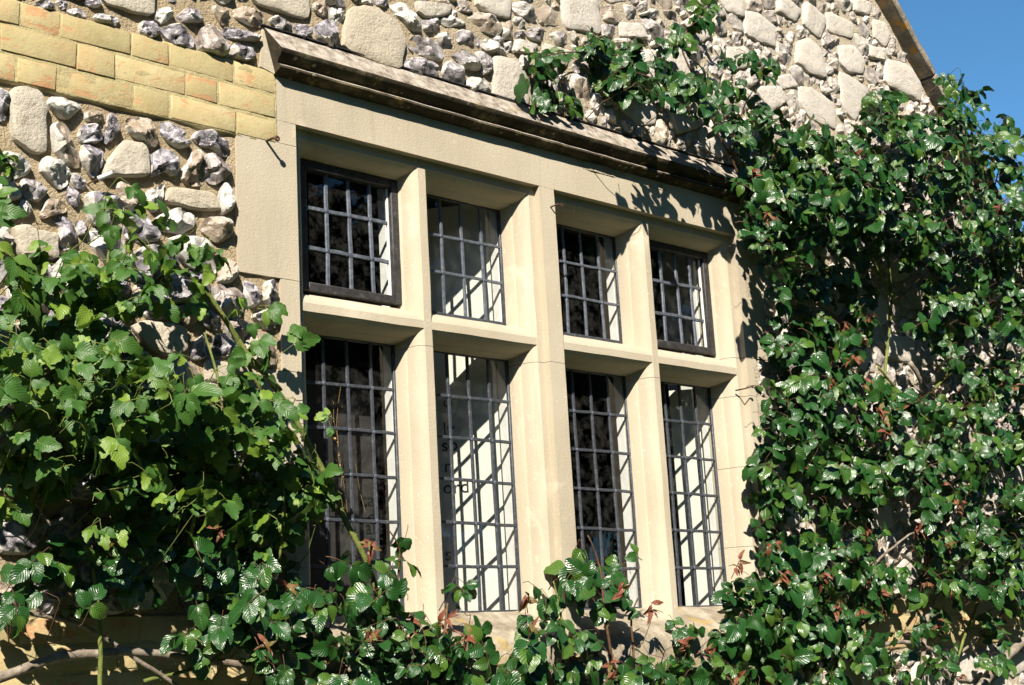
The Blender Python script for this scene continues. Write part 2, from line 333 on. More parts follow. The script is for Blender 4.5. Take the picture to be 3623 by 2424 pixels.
# added unseen belt of trees: blocks low sky light, lower sunward, mirrored in the panes
rs_t = random.Random(11); tb = MB()
for k in range(64):
    a = -3.2 + 2.95 * k / 63 + rs_t.uniform(-.03, .03); sun_side = abs(a + 2.32) < .55; R_t = rs_t.uniform(19, 24) if sun_side else rs_t.uniform(15, 19); cx, cyy = 3 + R_t * math.cos(a), R_t * math.sin(a)
    top = rs_t.uniform(6.5, 8.5) if sun_side else rs_t.uniform(10, 15)
    for q in range(170):
        f = rs_t.random(); zc_ = .4 + (top - .4) * f; rr_ = 2.3 * (1 - .75 * f ** 2) * rs_t.random() ** .4; th_ = rs_t.uniform(0, 6.283)
        c = Vector((cx + rr_ * math.cos(th_), cyy + rr_ * math.sin(th_), zc_)); e1_ = Vector((rs_t.gauss(0, 1), rs_t.gauss(0, 1), rs_t.gauss(0, .6))).normalized(); e2_ = e1_.orthogonal().normalized(); sz_ = rs_t.uniform(.35, .75)
        tb.add([c + e1_ * sz_, c + e2_ * sz_ * .7, c - e1_ * sz_, c - e2_ * sz_ * .7], [(0, 1, 2, 3)])
t = NT('far_foliage'); M['far'] = t.done(t.ramp(t.noise(1.2, 3), [(0.3, (0.018, 0.035, 0.012)), (0.7, (0.05, 0.085, 0.022))]), 0.8, None, 0.2)
tag(link('sky_block_trees', mesh('sky_block_trees', tb.V, tb.F), M['far']), 'unseen belt of trees added across the lawn to block sky light, mirrored darkly in the panes', 'trees', kind='stuff')

# ------------------------------------------------------------------ the flint wall
wall = emp('flint_wall', (3.4, 0, 0))
tag(wall, 'flint and rubble gable wall with yellow washed brick bands and stone coping', 'wall', kind='thing')
bpy.context.view_layer.update()
def to_wall(o):
    o.parent = wall; o.matrix_parent_inverse = Matrix.Translation((-3.4, 0, 0)); return o
GA, GB = (mx(1.7027), mz(0.8816)), -1.062        # gable line: point, slope
def gable_z(x): return GA[1] + GB * (x - GA[0])
HX0, HX1, HZ0, HZ1 = mx(0.699), mx(1.338), mz(0.006), mz(0.509)      # hole behind the window
# mortar sheet
X0, X1, Z0, Z1, ST = 0.4, 8.2, 0.0, 5.9, 0.022
nx, nz = int((X1 - X0) / ST), int((Z1 - Z0) / ST)
V = []
for j in range(nz + 1):
    for i in range(nx + 1):
        x = X0 + i * ST; z = Z0 + j * ST
        z = min(z, gable_z(x) + 0.02)
        y = 0.009 - 0.007 * min(1.0, max(0.0, (x - 2.2) / 1.2)) + 0.008 * noise.noise(Vector((x * 7, 0.3, z * 7))) + 0.006 * noise.noise(Vector((x * 22, 1.3, z * 22)))
        V.append((x, y, z))
F = []
for j in range(nz):
    for i in range(nx):
        x = X0 + (i + .5) * ST; z = Z0 + (j + .5) * ST
        if HX0 < x < HX1 and HZ0 < z < HZ1: continue
        if z > gable_z(x) + 0.06: continue
        a = j * (nx + 1) + i
        F.append((a, a + 1, a + nx + 2, a + nx + 1))
me = mesh('mortar_bed', V, F, smooth=True)
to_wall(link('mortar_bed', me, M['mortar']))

# stones ------------------------------------------------------------
def chaikin(P, n=1, k=.25):
    for _ in range(n):
        Q = []
        for i in range(len(P)):
            a, b = P[i], P[(i + 1) % len(P)]
            Q += [(a[0] * (1 - k) + b[0] * k, a[1] * (1 - k) + b[1] * k), (a[0] * k + b[0] * (1 - k), a[1] * k + b[1] * (1 - k))]
        P = Q
    return P
def resample(P, n):
    P = [Vector((p[0], p[1])) for p in P]; L = [0.0]
    for i in range(len(P)): L.append(L[-1] + (P[(i + 1) % len(P)] - P[i]).length)
    out = []
    for k in range(n):
        t = L[-1] * k / n; i = 0
        while L[i + 1] < t: i += 1
        f = (t - L[i]) / max(1e-9, L[i + 1] - L[i]); out.append(P[i].lerp(P[(i + 1) % len(P)], f))
    return out
def area(P):
    return 0.5 * sum(P[i][0] * P[(i + 1) % len(P)][1] - P[(i + 1) % len(P)][0] * P[i][1] for i in range(len(P)))
def stone_geo(P, kind, H, seed):
    """P outline in wall coordinates (metres); returns V, F, rim attribute"""
    rs = random.Random(seed)
    if area(P) < 0: P = P[::-1]
    n = 28 if kind == 'flint' else 30
    R = resample(chaikin(P, 1 if kind == 'flint' else 1, .16 if kind == 'flint' else .08), n)
    c = sum(R, Vector((0, 0))) / n
    rad = sum((r - c).length for r in R) / n
    rings = [1.0, 0.97, 0.90, 0.78, 0.62, 0.42, 0.2] if kind == 'flint' else [1.0, 0.993, 0.97, 0.86, 0.56, 0.25]
    so_ = Vector((rs.uniform(-50, 50), rs.uniform(-50, 50), rs.uniform(-50, 50)))
    if kind == 'flint':
        planes = []
        for k in range(rs.choice((4, 5, 5, 6))):
            th = rs.uniform(0, 6.28); g = rs.uniform(0.5, 1.5)
            planes.append((math.cos(th) * g, math.sin(th) * g, rs.uniform(0.65, 1.05), rs.uniform(0.1, 0.5), math.cos(th) * rs.uniform(.2, .8), math.sin(th) * rs.uniform(.2, .8)))
    tilt = (rs.uniform(-.22, .22), rs.uniform(-.22, .22))
    def hgt(p, t):
        q = (p - c) / rad; cut = 1.0
        if kind == 'flint':
            h = dome = (max(0.0, 1 - t ** 2.6)) ** 0.55 * 1.15
            for (a, b, d, bw, cx_, cz_) in planes:
                e = d - a * q.x * .7 - b * q.y * .7 + 0.5 * bw * ((q.x - cx_) ** 2 + (q.y - cz_) ** 2)
                h = min(h, max(e, 0.05))
            cut = 1.0 - min(1.0, max(0.0, (dome - h) / .10))
            h += 0.22 * noise.noise(so_ + Vector((q.x * 1.7, 0, q.y * 1.7))) + 0.13 * noise.noise(so_ + Vector((q.x * 4.2, 2, q.y * 4.2))) - 0.5 * max(0.0, noise.noise(so_ + Vector((q.x * 2.3, 7, q.y * 2.3))) - .22)
        else:
            h = (max(0.0, 1 - t ** 30)) ** 0.5 * (1 + tilt[0] * q.x + tilt[1] * q.y)
            h += 0.10 * noise.noise(so_ + Vector((q.x * 1.5, 0, q.y * 1.5))) + 0.13 * noise.noise(so_ + Vector((q.x * 5, 2, q.y * 5))) + 0.10 * noise.noise(so_ + Vector((q.x * 14, 5, q.y * 14)))
        return h * H, cut
    V, rim = [], []
    for k, t in enumerate(rings):
        for r in R:
            p = c + (r - c) * t
            if k > 0:
                p = p + Vector((noise.noise(so_ + Vector((p.x * 30, 0, p.y * 30))), noise.noise(so_ + Vector((p.x * 30, 9, p.y * 30))))) * ((0.11 if kind == 'flint' else 0.06) * rad)
            hh, cut = hgt(p, t)
            y = 0.03 if k == 0 else 0.004 - hh
            V.append((p.x, y, p.y)); rim.append(cut)
    hh, cut = hgt(c, 0.0); V.append((c.x, 0.004 - hh, c.y)); rim.append(cut)
    F = []
    for k in range(len(rings) - 1):
        for i in range(n):
            j = (i + 1) % n
            F.append((k * n + i, k * n + j, (k + 1) * n + j, (k + 1) * n + i))
    b = (len(rings) - 1) * n
    for i in range(n): F.append((b + i, b + (i + 1) % n, len(V) - 1))
    return V, F, rim, (c.x, c.y), rad
BLOCKS = [
 [(366,11),(543,56),(548,-60),(366,-90)], [(870,-60),(1097,-20),(1091,66),(1040,55),(900,8)],
 [(1236,31),(1292,20),(1333,31),(1400,72),(1430,133),(1415,246),(1369,236),(1302,215),(1210,169),(1215,102)],
 [(1681,5),(1700,-40),(1804,-20),(1800,67),(1750,60),(1686,26)], [(1978,-60),(2106,-30),(2122,123),(1991,97)],
 [(1743,200),(1820,210),(1871,297),(1871,379),(1743,343)], [(1825,138),(1901,159),(1880,195),(1812,185)],
 [(1917,154),(2020,180),(2000,240),(1930,230)], [(1466,5),(1600,20),(1590,50),(1510,68),(1470,40)],
 [(2188,80),(2260,85),(2290,140),(2190,130)],
 [(2632,39),(2677,47),(2742,99),(2739,170),(2635,125)], [(2431,-20),(2504,-10),(2500,30),(2434,42)],
 [(2924,39),(3016,83),(3013,138),(2927,112)], [(3018,-10),(3083,10),(3073,55),(3021,42)],
 [(2817,151),(2854,133),(2901,172),(2917,277),(2859,261),(2812,219)], [(2966,256),(3000,266),(3073,313),(3026,433),(2979,376)],
 [(3136,209),(3214,235),(3256,303),(3250,360),(3125,297)], [(3068,162),(3130,172),(3125,219),(3073,203)],
 [(2825,308),(2864,308),(2953,365),(2953,459),(2859,417),(2828,365)], [(2697,407),(2765,412),(2802,470),(2713,459)],
 [(2802,454),(2854,470),(2849,496),(2800,485)], [(2734,277),(2791,261),(2823,308),(2765,318)],
 [(2567,167),(2635,167),(2666,235),(2577,250)], [(2598,292),(2671,334),(2650,355),(2600,340)],
 [(33,328),(51,313),(84,309),(138,323),(148,346),(164,384),(162,540),(123,540),(100,530),(44,489),(38,402)],
 [(435,497),(509,507),(522,530),(527,622),(363,625),(371,584)],
 [(601,664),(670,669),(757,684),(780,740),(706,745),(593,717),(586,707)],
 [(44,804),(97,793),(123,816),(205,829),(202,911),(184,916),(154,906),(69,903)],
 [(461,1153),(512,1133),(655,1158),(660,1240),(614,1261),(532,1235)], [(727,1271),(860,1292),(870,1360),(727,1350)],
 [(2990,1230),(3080,1240),(3090,1320),(2985,1300)], [(3060,2000),(3150,2010),(3160,2090),(3050,2080)],
 [(3330,2030),(3390,2040),(3380,2110),(3320,2100)], [(2880,1560),(2990,1570),(2985,1640),(2890,1630)],
 [(3130,1180),(3230,1200),(3240,1290),(3140,1270)], [(3060,1800),(3150,1790),(3160,1870),(3070,1870)],
 [(3540,880),(3600,840),(3640,850),(3640,960),(3560,960)], [(250,1480),(400,1500),(400,1600),(240,1580)],
 [(30,1330),(150,1350),(150,1450),(40,1440)], [(120,1960),(260,1960),(270,2080),(120,2080)],
]
FLINTS = [
 [(-20,312),(16,318),(28,350),(22,420),(-20,430)], [(179,341),(230,350),(289,374),(246,418),(217,413),(174,372)],
 [(195,438),(230,436),(248,474),(256,525),(279,546),(284,592),(238,581),(223,561),(197,538),(182,451)],
 [(297,443),(328,439),(361,464),(358,500),(294,505),(279,474)], [(294,512),(322,505),(356,535),(358,594),(333,628),(312,599),(289,564)],
 [(302,397),(353,395),(369,423),(333,433),(305,420)], [(389,397),(412,407),(420,459),(384,512),(369,502)],
 [(453,420),(486,410),(530,428),(538,464),(560,512),(532,518),(456,466)], [(15,535),(61,551),(107,579),(97,612),(51,635),(23,617),(5,584)],
 [(154,558),(218,571),(241,607),(238,653),(205,669),(164,628),(141,602)], [(82,633),(143,651),(166,679),(138,715),(84,694),(73,658)],
 [(253,610),(297,635),(305,669),(269,666),(255,640)], [(241,658),(258,661),(289,697),(271,735),(235,707)],
 [(570,436),(604,438),(647,469),(642,502),(675,513),(634,523),(593,502),(575,472)],
 [(678,495),(701,464),(744,467),(803,502),(806,548),(785,554),(749,520),(721,520)],
 [(537,546),(573,528),(604,543),(629,579),(627,618),(604,620),(588,600),(557,618),(532,618),(537,577)],
 [(673,536),(706,533),(716,559),(701,584),(706,630),(716,653),(680,653),(642,635),(645,600),(668,579)],
 [(721,554),(752,543),(783,566),(819,602),(796,628),(762,653),(729,635),(721,595)],
 [(519,679),(588,648),(575,694),(573,725),(545,751),(514,720)], [(788,648),(803,651),(821,694),(824,740),(785,758),(780,694)],
 [(555,770),(620,740),(680,755),(690,800),(640,830),(560,810)], [(720,775),(770,768),(810,780),(820,830),(770,860),(710,810)],
 [(143,763),(164,714),(189,701),(230,719),(238,747),(179,763),(154,773)],
 [(184,781),(220,768),(253,783),(269,824),(266,862),(225,885),(210,855),(215,810)], [(270,780),(308,780),(300,830),(275,830)],
 [(72,710),(105,705),(112,760),(75,765)], [(5,745),(45,720),(65,760),(20,790)], [(937,1000),(973,990),(983,1046),(963,1087),(932,1056)],
 [(870,990),(910,1010),(925,1060),(890,1090),(865,1040)], [(400,1085),(450,1075),(470,1110),(430,1140)],
 [(505,1110),(560,1070),(605,1085),(600,1125),(540,1130)], [(610,1085),(660,1080),(700,1120),(690,1160),(640,1140)],
 [(705,1110),(760,1100),(785,1140),(770,1170),(720,1150)], [(690,1210),(720,1180),(745,1220),(720,1270),(675,1270)],
 [(760,1190),(800,1180),(825,1230),(800,1265),(755,1250)],
 [(500,75),(550,75),(563,118),(536,137),(500,115)], [(554,36),(596,24),(613,60),(578,84),(551,66)],
 [(572,102),(619,84),(667,108),(691,137),(679,173),(602,149)], [(619,60),(667,24),(709,36),(715,78),(655,78)],
 [(703,143),(721,84),(769,102),(805,185),(787,200),(709,173)], [(787,113),(805,96),(870,113),(915,128),(912,146),(835,140),(799,131)],
 [(817,167),(858,149),(900,161),(900,203),(864,215),(823,197)], [(757,18),(805,36),(811,78),(787,90),(763,48)],
 [(823,36),(858,24),(930,48),(939,96),(882,90),(829,66)], [(954,72),(978,54),(1026,84),(1029,125),(990,119)],
 [(1115,90),(1163,66),(1184,96),(1187,173),(1151,161),(1121,131)], [(1038,84),(1091,90),(1103,125),(1068,143)],
 [(1109,12),(1139,0),(1163,24),(1151,60),(1115,36)], [(1169,24),(1223,42),(1199,90),(1169,66)],
 [(120,10),(166,-10),(195,33),(154,33)], [(195,3),(238,3),(243,26),(218,36)], [(235,35),(290,30),(305,60),(260,62)],
 [(340,49),(425,61),(410,95),(333,67)], [(290,0),(358,0),(355,25),(310,20)],
 [(1375,18),(1423,12),(1459,54),(1489,108),(1453,108),(1411,60)], [(1447,155),(1459,128),(1537,143),(1573,197),(1549,215),(1453,179)],
 [(1429,224),(1465,203),(1537,227),(1552,269),(1519,278),(1447,251)], [(1543,125),(1585,116),(1596,173),(1579,185),(1555,155)],
 [(1567,239),(1590,215),(1638,245),(1641,299),(1608,305),(1573,275)], [(1608,119),(1638,105),(1692,137),(1695,161),(1662,158),(1620,152)],
 [(1698,149),(1728,137),(1794,185),(1788,197),(1710,173)], [(1596,191),(1638,173),(1698,221),(1698,251),(1638,239)],
 [(1680,179),(1728,197),(1737,257),(1704,263)], [(1650,293),(1668,272),(1728,287),(1731,326),(1668,326)],
 [(1549,66),(1590,57),(1644,72),(1638,90),(1585,96)], [(1650,72),(1686,45),(1740,54),(1770,102),(1758,125),(1692,108)],
 [(1770,78),(1812,72),(1812,143),(1776,137)], [(1614,6),(1668,3),(1680,42),(1620,45)],
 [(1806,12),(1847,6),(1895,66),(1883,78),(1829,54)], [(1883,24),(1925,12),(1979,54),(1985,90),(1913,84)],
 [(1853,102),(1895,96),(1940,113),(1913,149),(1865,131)], [(1820,113),(1850,105),(1853,137),(1823,134)],
 [(1943,119),(1997,113),(2020,155),(1973,161)], [(1489,72),(1549,66),(1543,108),(1501,113)], [(1322,0),(1370,0),(1365,25),(1330,15)],
 [(2105,24),(2189,18),(2204,66),(2177,84),(2117,60)], [(2123,90),(2171,90),(2180,125),(2135,134)], [(2255,54),(2308,30),(2344,45),(2320,66)],
 [(2201,12),(2249,36),(2246,78),(2219,72)], [(2344,36),(2404,54),(2401,78),(2362,66)],
]
# occupancy raster of the wall
RS = 0.005; RX0, RX1, RZ0, RZ1 = 1.15, 7.2, 1.0, 5.4
RW, RH = int((RX1 - RX0) / RS), int((RZ1 - RZ0) / RS)
occ = np.zeros((RH, RW), bool)
gx = RX0 + (np.arange(RW) + .5) * RS; gz = RZ0 + (np.arange(RH) + .5) * RS
occ |= gz[:, None] > (GA[1] + GB * (gx[None, :] - GA[0])) - 0.015
def fill_rect(x0, x1, z0, z1):
    occ[max(0, int((z0 - RZ0) / RS)):max(0, int((z1 - RZ0) / RS)), max(0, int((x0 - RX0) / RS)):max(0, int((x1 - RX0) / RS))] = True
SURR = [(.6879, 1.349, .4535, .517), (.673, 1.36, .512, .562), (.645, .72, .3305, .4545), (.687, .72, .2505, .332), (.649, .72, .206, .251), (.687, .72, .13, .207), (.650, .72, .085, .131), (.687, .72, .04, .086),
        (1.32, 1.373, .3285, .4545), (1.32, 1.3475, .2835, .33), (1.32, 1.366, .2015, .284), (1.32, 1.349, .112, .202), (1.32, 1.366, .04, .113), (.69, 1.345, -.02, .52), (.672, 1.365, -.018, .048)]
for a, b, c, d in SURR: fill_rect(mx(a), mx(b), mz(c), mz(d))
fill_rect(0, mx(.6885), mz(.4505), mz(.521)); fill_rect(0, 9, mz(-.0125), mz(.0505))
def inpoly(P, X, Z):
    r = np.zeros(X.shape, bool); n = len(P)
    for i in range(n):
        x1, z1 = P[i]; x2, z2 = P[(i + 1) % n]
        cnd = ((z1 > Z) != (z2 > Z)) & (X < (x2 - x1) * (Z - z1) / ((z2 - z1) if abs(z2 - z1) > 1e-12 else 1e-12) + x1)
        r ^= cnd
    return r
def window_of(P, m):
    xs = [p[0] for p in P]; zs = [p[1] for p in P]
    i0 = max(0, int((min(xs) - m - RX0) / RS)); i1 = min(RW, int((max(xs) + m - RX0) / RS) + 2)
    j0 = max(0, int((min(zs) - m - RZ0) / RS)); j1 = min(RH, int((max(zs) + m - RZ0) / RS) + 2)
    return i0, i1, j0, j1
def raster(P, grow):
    c = (sum(p[0] for p in P) / len(P), sum(p[1] for p in P) / len(P))
    r = sum(math.hypot(p[0] - c[0], p[1] - c[1]) for p in P) / len(P)
    f = 1 + grow / r
    Q = [(c[0] + (p[0] - c[0]) * f, c[1] + (p[1] - c[1]) * f) for p in P]
    i0, i1, j0, j1 = window_of(Q, 0.01)
    if i1 <= i0 or j1 <= j0: return None
    X, Z = np.meshgrid(gx[i0:i1], gz[j0:j1])
    return (j0, j1, i0, i1), inpoly(Q, X, Z)
STONES = []        # (kind, outline)
occ0 = occ.copy()
for src, kind in ((BLOCKS, 'block'), (FLINTS, 'flint')):
    for P in src:
        Q = [(wp(a, b).x, wp(a, b).z) for a, b in P]
        gc = (sum(q[0] for q in Q) / len(Q), sum(q[1] for q in Q) / len(Q)); gr = 1.10 if kind == 'flint' else 1.03
        Q = [(gc[0] + (q[0] - gc[0]) * gr, gc[1] + (q[1] - gc[1]) * gr) for q in Q]
        rr = raster(Q, 0.003)
        if rr is None: continue
        STONES.append((kind, Q)); (j0, j1, i0, i1), mk = rr; occ[j0:j1, i0:i1] |= mk
def blob(x, z, rx, rz, rot, n, jit):
    ph = rnd() * 6.28; P = []
    for k in range(n):
        th = ph + 6.283 * (k + uni(-.28, .28)) / n; r = uni(1 - jit, 1 + jit * .5)
        a, b = math.cos(th) * rx * r, math.sin(th) * rz * r
        P.append((x + a * math.cos(rot) - b * math.sin(rot), z + a * math.sin(rot) + b * math.cos(rot)))
    return P
def throw(n, rfun, kind, gap, xr=(1.2, 6.9), zr=(1.05, 5.3)):
    k = 0
    for _ in range(n):
        x, z = uni(*xr), uni(*zr)
        i, j = int((x - RX0) / RS), int((z - RZ0) / RS)
        if not (0 <= i < RW and 0 <= j < RH) or occ[j, i]: continue
        r = rfun(x)
        if kind == 'block': P = blob(x, z, r * uni(1.0, 1.5), r * uni(.75, 1.0), uni(-.15, .15), random.choice((4, 5, 6)), .14)
        else:
            e = uni(.62, 1.0); P = blob(x, z, r / e ** .5, r * e ** .5, uni(0, 3.14), random.choice((5, 6, 7, 8)), .24)
        rr = raster(P, gap)
        if rr is None: continue
        (j0, j1, i0, i1), mk = rr
        if (occ[j0:j1, i0:i1] & mk).any(): continue
        occ[j0:j1, i0:i1] |= raster(P, gap * .3)[1] if raster(P, gap * .3)[0] == (j0, j1, i0, i1) else mk
        STONES.append((kind, P)); k += 1
    return k
far = lambda x: min(1.0, max(0.0, (x - 2.4) / 2.6))
THROWN = len(STONES)
throw(1500, lambda x: uni(.07, .10), 'block', .006, (2.4, 6.9))
throw(9000, lambda x: uni(.050, .062) * (1 - .18 * far(x)), 'flint', .006)
throw(15000, lambda x: uni(.034, .050) * (1 - .2 * far(x)), 'flint', .005)
throw(22000, lambda x: uni(.021, .033) * (1 - .15 * far(x)), 'flint', .004)
throw(26000, lambda x: uni(.011, .019), 'flint', .002, (2.6, 6.9))
lab = np.full((RH, RW), -1, np.int32); lab[occ0] = -2
base = np.zeros((RH, RW), bool)
for i, (kind, P) in enumerate(STONES):
    rr = raster(P, .002)
    if rr: (j0, j1, i0, i1), mk = rr; lab[j0:j1, i0:i1][mk] = i
for it in range(6):
    for i in range(THROWN, len(STONES)):
        kind, P = STONES[i]; c = (sum(p[0] for p in P) / len(P), sum(p[1] for p in P) / len(P))
        for v in range(len(P)):
            g = uni(.10, .26) if kind == 'flint' else uni(.06, .14)
            Q = list(P); Q[v] = (c[0] + (P[v][0] - c[0]) * (1 + g), c[1] + (P[v][1] - c[1]) * (1 + g))
            rm = sum(math.hypot(p[0] - c[0], p[1] - c[1]) for p in P) / len(P)
            if math.hypot(Q[v][0] - c[0], Q[v][1] - c[1]) > 1.7 * rm: continue
            rr = raster(Q, .0012)
            if rr is None: continue
            (j0, j1, i0, i1), mk = rr; sub_ = lab[j0:j1, i0:i1][mk]
            if ((sub_ != -1) & (sub_ != i)).any(): continue
            P = Q; lab[j0:j1, i0:i1][mk] = i
        STONES[i] = (kind, P)
def in_frame(x, z):
    d = Vector((x, 0, z)) - CAM; q = d.dot(FW)
    return abs(d.dot(RT) / q * FPX) < W0 / 2 * 1.06 and abs(d.dot(UP) / q * FPX) < H0 / 2 * 1.08, q
flints = []; nb = 0
joined = {'V': [], 'F': [], 'rim': [], 'tone': []}
def visible(x, z):
    d = Vector((x, 0, z)) - CAM; q = d.dot(FW)
    px = (W0 / 2 + d.dot(RT) / q * FPX) / 1.5456; py = (H0 / 2 - d.dot(UP) / q * FPX) / 1.5456
    if not (-30 < px < 2374 and -30 < py < 1598): return 0.0
    if px > 1700 and py > 330 + max(0, (px - 1700) * -.1): return 0.25      # behind the climbing rose
    if px < 620 and py > 640 and py < 1400: return 0.4
    return 1.0
for idx, (kind, P) in enumerate(STONES):
    fx = min(1.0, max(0.0, (P[0][0] - 2.2) / 1.4)); H = uni(.010, .022) if kind == 'block' else uni(.030, .046) - .010 * fx
    A = abs(area(P)); R_ = math.sqrt(A / 3.14)
    if kind == 'flint': H = min(H, R_ * .95)
    V, F, rim, c, rad = stone_geo(P, kind, H, idx * 13 + 5)
    if kind == 'block':
        me = mesh('stone_block', V, F, True, 40, {'tone': [rnd()] * len(V), 'rim': rim})
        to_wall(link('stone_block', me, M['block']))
    else:
        _, q = in_frame(*c)
        flints.append((A / (q * q) * visible(*c), idx, V, F, rim, rnd()))
flints.sort(key=lambda f: -f[0])
for k, (sc_, idx, V, F, rim, tone) in enumerate(flints):
    if k < 300:
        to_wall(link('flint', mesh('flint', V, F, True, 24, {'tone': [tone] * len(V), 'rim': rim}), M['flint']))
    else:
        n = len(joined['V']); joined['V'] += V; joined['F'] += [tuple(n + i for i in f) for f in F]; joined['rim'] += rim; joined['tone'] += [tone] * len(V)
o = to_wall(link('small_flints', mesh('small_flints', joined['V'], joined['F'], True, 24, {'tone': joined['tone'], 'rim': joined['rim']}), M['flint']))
tag(o, kind='stuff')
print('stones', len(STONES), 'flints', len(flints))

# brick bands ----------------------------------------------------------
def brick(x0, x1, z0, z1):
    b = MB(); nxs = 6
    j = lambda: uni(-.0016, .0016)
    yo = -0.002 + uni(-.0026, .0010)
    for k in range(2): pass
    x0 += j(); x1 += j(); z0 += j(); z1 += j()
    b.box(x0, x1, yo, .05, z0, z1)
    me = mesh('brick', b.V, b.F)
    bm = bmesh.new(); bm.from_mesh(me)
    bmesh.ops.recalc_face_normals(bm, faces=bm.faces)
    fr = [f for f in bm.faces if f.normal.y < -.9]
    bmesh.ops.bevel(bm, geom=[e for f in fr for e in f.edges], offset=uni(.0014, .0034), segments=2, affect='EDGES', profile=.5)
    for v in bm.verts:
        v.co.x += 0.0034 * noise.noise(v.co * 22 + Vector((3, 0, 0))); v.co.z += .0034 * noise.noise(v.co * 25 + Vector((0, 7, 0)))
        if v.co.y < .01: v.co.y += .002 * noise.noise(v.co * 14)
    bm.to_mesh(me); bm.free()
    me.polygons.foreach_set('use_smooth', [True] * len(me.polygons)); me.set_sharp_from_angle(angle=math.radians(50))
    a = me.attributes.new('tone', 'FLOAT', 'POINT'); a.data.foreach_set('value', [rnd()] * len(me.vertices))
    to_wall(link('brick', me, M['brick']))
def course(z0, z1, joints):
    for a, b in zip(joints[:-1], joints[1:]):
        brick(a + .003, b - .003, z0 + .0040, z1 - .0040)
def flemish(xstart, xend, first_header, jit=.004):
    J = [xstart]; h = first_header; x = xstart
    while True:
        x += .1065 if h else .207
        h = not h
        if abs(xend - x) < .05 or x > xend: J.append(xend); break
        J.append(x + uni(-jit, jit))
    return J
f31 = U / 3.1
XE = mx(.6868)
J1 = [v * f31 for v in (1.0, 1.105, 1.298, 1.40, 1.503, 1.696, 1.801, 1.995)] + [XE]
J2 = [v * f31 for v in (1.05, 1.25, 1.352, 1.547, 1.65, 1.848, 1.947)] + [XE]
J3 = [v * f31 for v in (1.0, 1.1, 1.295, 1.394, 1.496, 1.70, 1.804, 2.002)] + [XE]
course(mz(.4977), mz(.5195), J1); course(mz(.4745), mz(.4972), J2); course(mz(.4515), mz(.4740), J3)
for k, (a, b) in enumerate(((.0298, .0498), (.0097, .0298), (-.0105, .0097))):
    course(mz(a), mz(b), flemish(1.2 + .05 * k, mx(.672), k % 2 == 0)); course(mz(a), mz(b), flemish(mx(1.366), 7.0, k % 2 == 1))
def bedding(x0, x1, z0, z1):
    n = int((x1 - x0) / .012); m = int((z1 - z0) / .006); V, F = [], []
    for j in range(m + 1):
        for i in range(n + 1):
            x = x0 + (x1 - x0) * i / n; z = z0 + (z1 - z0) * j / m; e = 1.0 if j in (0, m) else 0.0
            y = -.0006 + .0020 * noise.noise(Vector((x * 30, 1, z * 30))) + .0016 * noise.noise(Vector((x * 9, 3, z * 60))) + e * .02
            V.append((x, y, z + (.003 * noise.noise(Vector((x * 20, 5, z))) if j in (1, m - 1) else 0)))
    for j in range(m):
        for i in range(n): a = j * (n + 1) + i; F.append((a, a + 1, a + n + 2, a + n + 1))
    to_wall(link('brick_bedding', mesh('brick_bedding', V, F, True), M['joint']))
bedding(1.05, XE, mz(.4497), mz(.5207)); bedding(1.15, mx(.673), mz(-.0120), mz(.0506)); bedding(mx(1.3655), 7.05, mz(-.0120), mz(.0506))

# gable coping -----------------------------------------------------------
pj = 0.0245 * U; th = 0.0127 * U
ax = Vector((1, 0, GB)).normalized(); nrm = Vector((-ax.z, 0, ax.x))
s0 = -2.2; k = 0
GP = Vector((GA[0], 0, GA[1]))
while s0 < 4.5:
    L = uni(.78, .95); b = MB(); up_ = uni(-.003, .003); fo = uni(-.004, .004)
    prof = [(-pj + fo, up_), (-pj + fo - .001, up_ + th * .5), (-pj + fo + .003, up_ + th), (.30, up_ + th + .03), (.30, up_)]
    b.prism(prof, lambda p, q, t: GP + ax * t + nrm * q + Vector((0, p, 0)), s0 + .003, s0 + L - .003, 10, .004, k)
    s0 += L; k += 1
    ob = b.build('coping_slab', M['cope'], None, bevel=.005, bseg=1, sharp=40); to_wall(ob)

# ------------------------------------------------------------------ the window
win = emp('mullioned_window', (mx(1.019), 0, mz(.0)))
tag(win, 'pale limestone window of eight leaded lights under a lichened drip mould', 'window', kind='thing')
def to_win(o):
    o.parent = win; o.matrix_parent_inverse = Matrix.Translation((-mx(1.019), 0, -mz(0.))); return o
SD, GD = .027, .139            # set-back of the moulding, depth of the glass
OV = [(0, 0), (.0012, .003), (.009, .008), (.016, .0165), (.0212, .028), (.0248, .043), (.0266, .057), (.0288, .0595), (.0312, .064), (.0365, .112)]   # ovolo then splay (offset, depth from SD)
def bx(name, mat, x0, x1, y0, y1, z0, z1, bev=.003, par=True):
    b = MB(); b.box(x0, x1, y0, y1, z0, z1); o = b.build(name, mat, None, bevel=bev, bseg=1, sharp=40)
    return to_win(o) if par else o
LP = (mx(.7074), mx(1.0085)); RP = (mx(1.0294), mx(1.3290)); ZT = mz(.475); ZB = mz(.020)
E1 = .0275
def side_profile(lip, sgn, back, depth=.155):
    """profile (x,y) of a jamb: lip at x=lip, opening towards sgn, stone reaching to x=back"""
    P = [(back, .16), (back, 0.0), (lip, 0.0), (lip, SD), (lip + sgn * E1, SD)]
    P += [(lip + sgn * (E1 + a), SD + d) for a, d in OV[1:]]
    P += [(lip + sgn * (E1 + .0365), .16)]
    return P
vert = lambda p, q, t: (p, q, t)
horz = lambda p, q, t: (t, p, q)
def jamb(lip, sgn, back, z0, z1):
    b = MB(); b.prism(side_profile(lip, sgn, back), vert, z0 + .0008, z1 - .0008, 8, .0016, back)
    to_win(b.build('jamb_stone', M['lime'], None, sharp=32))
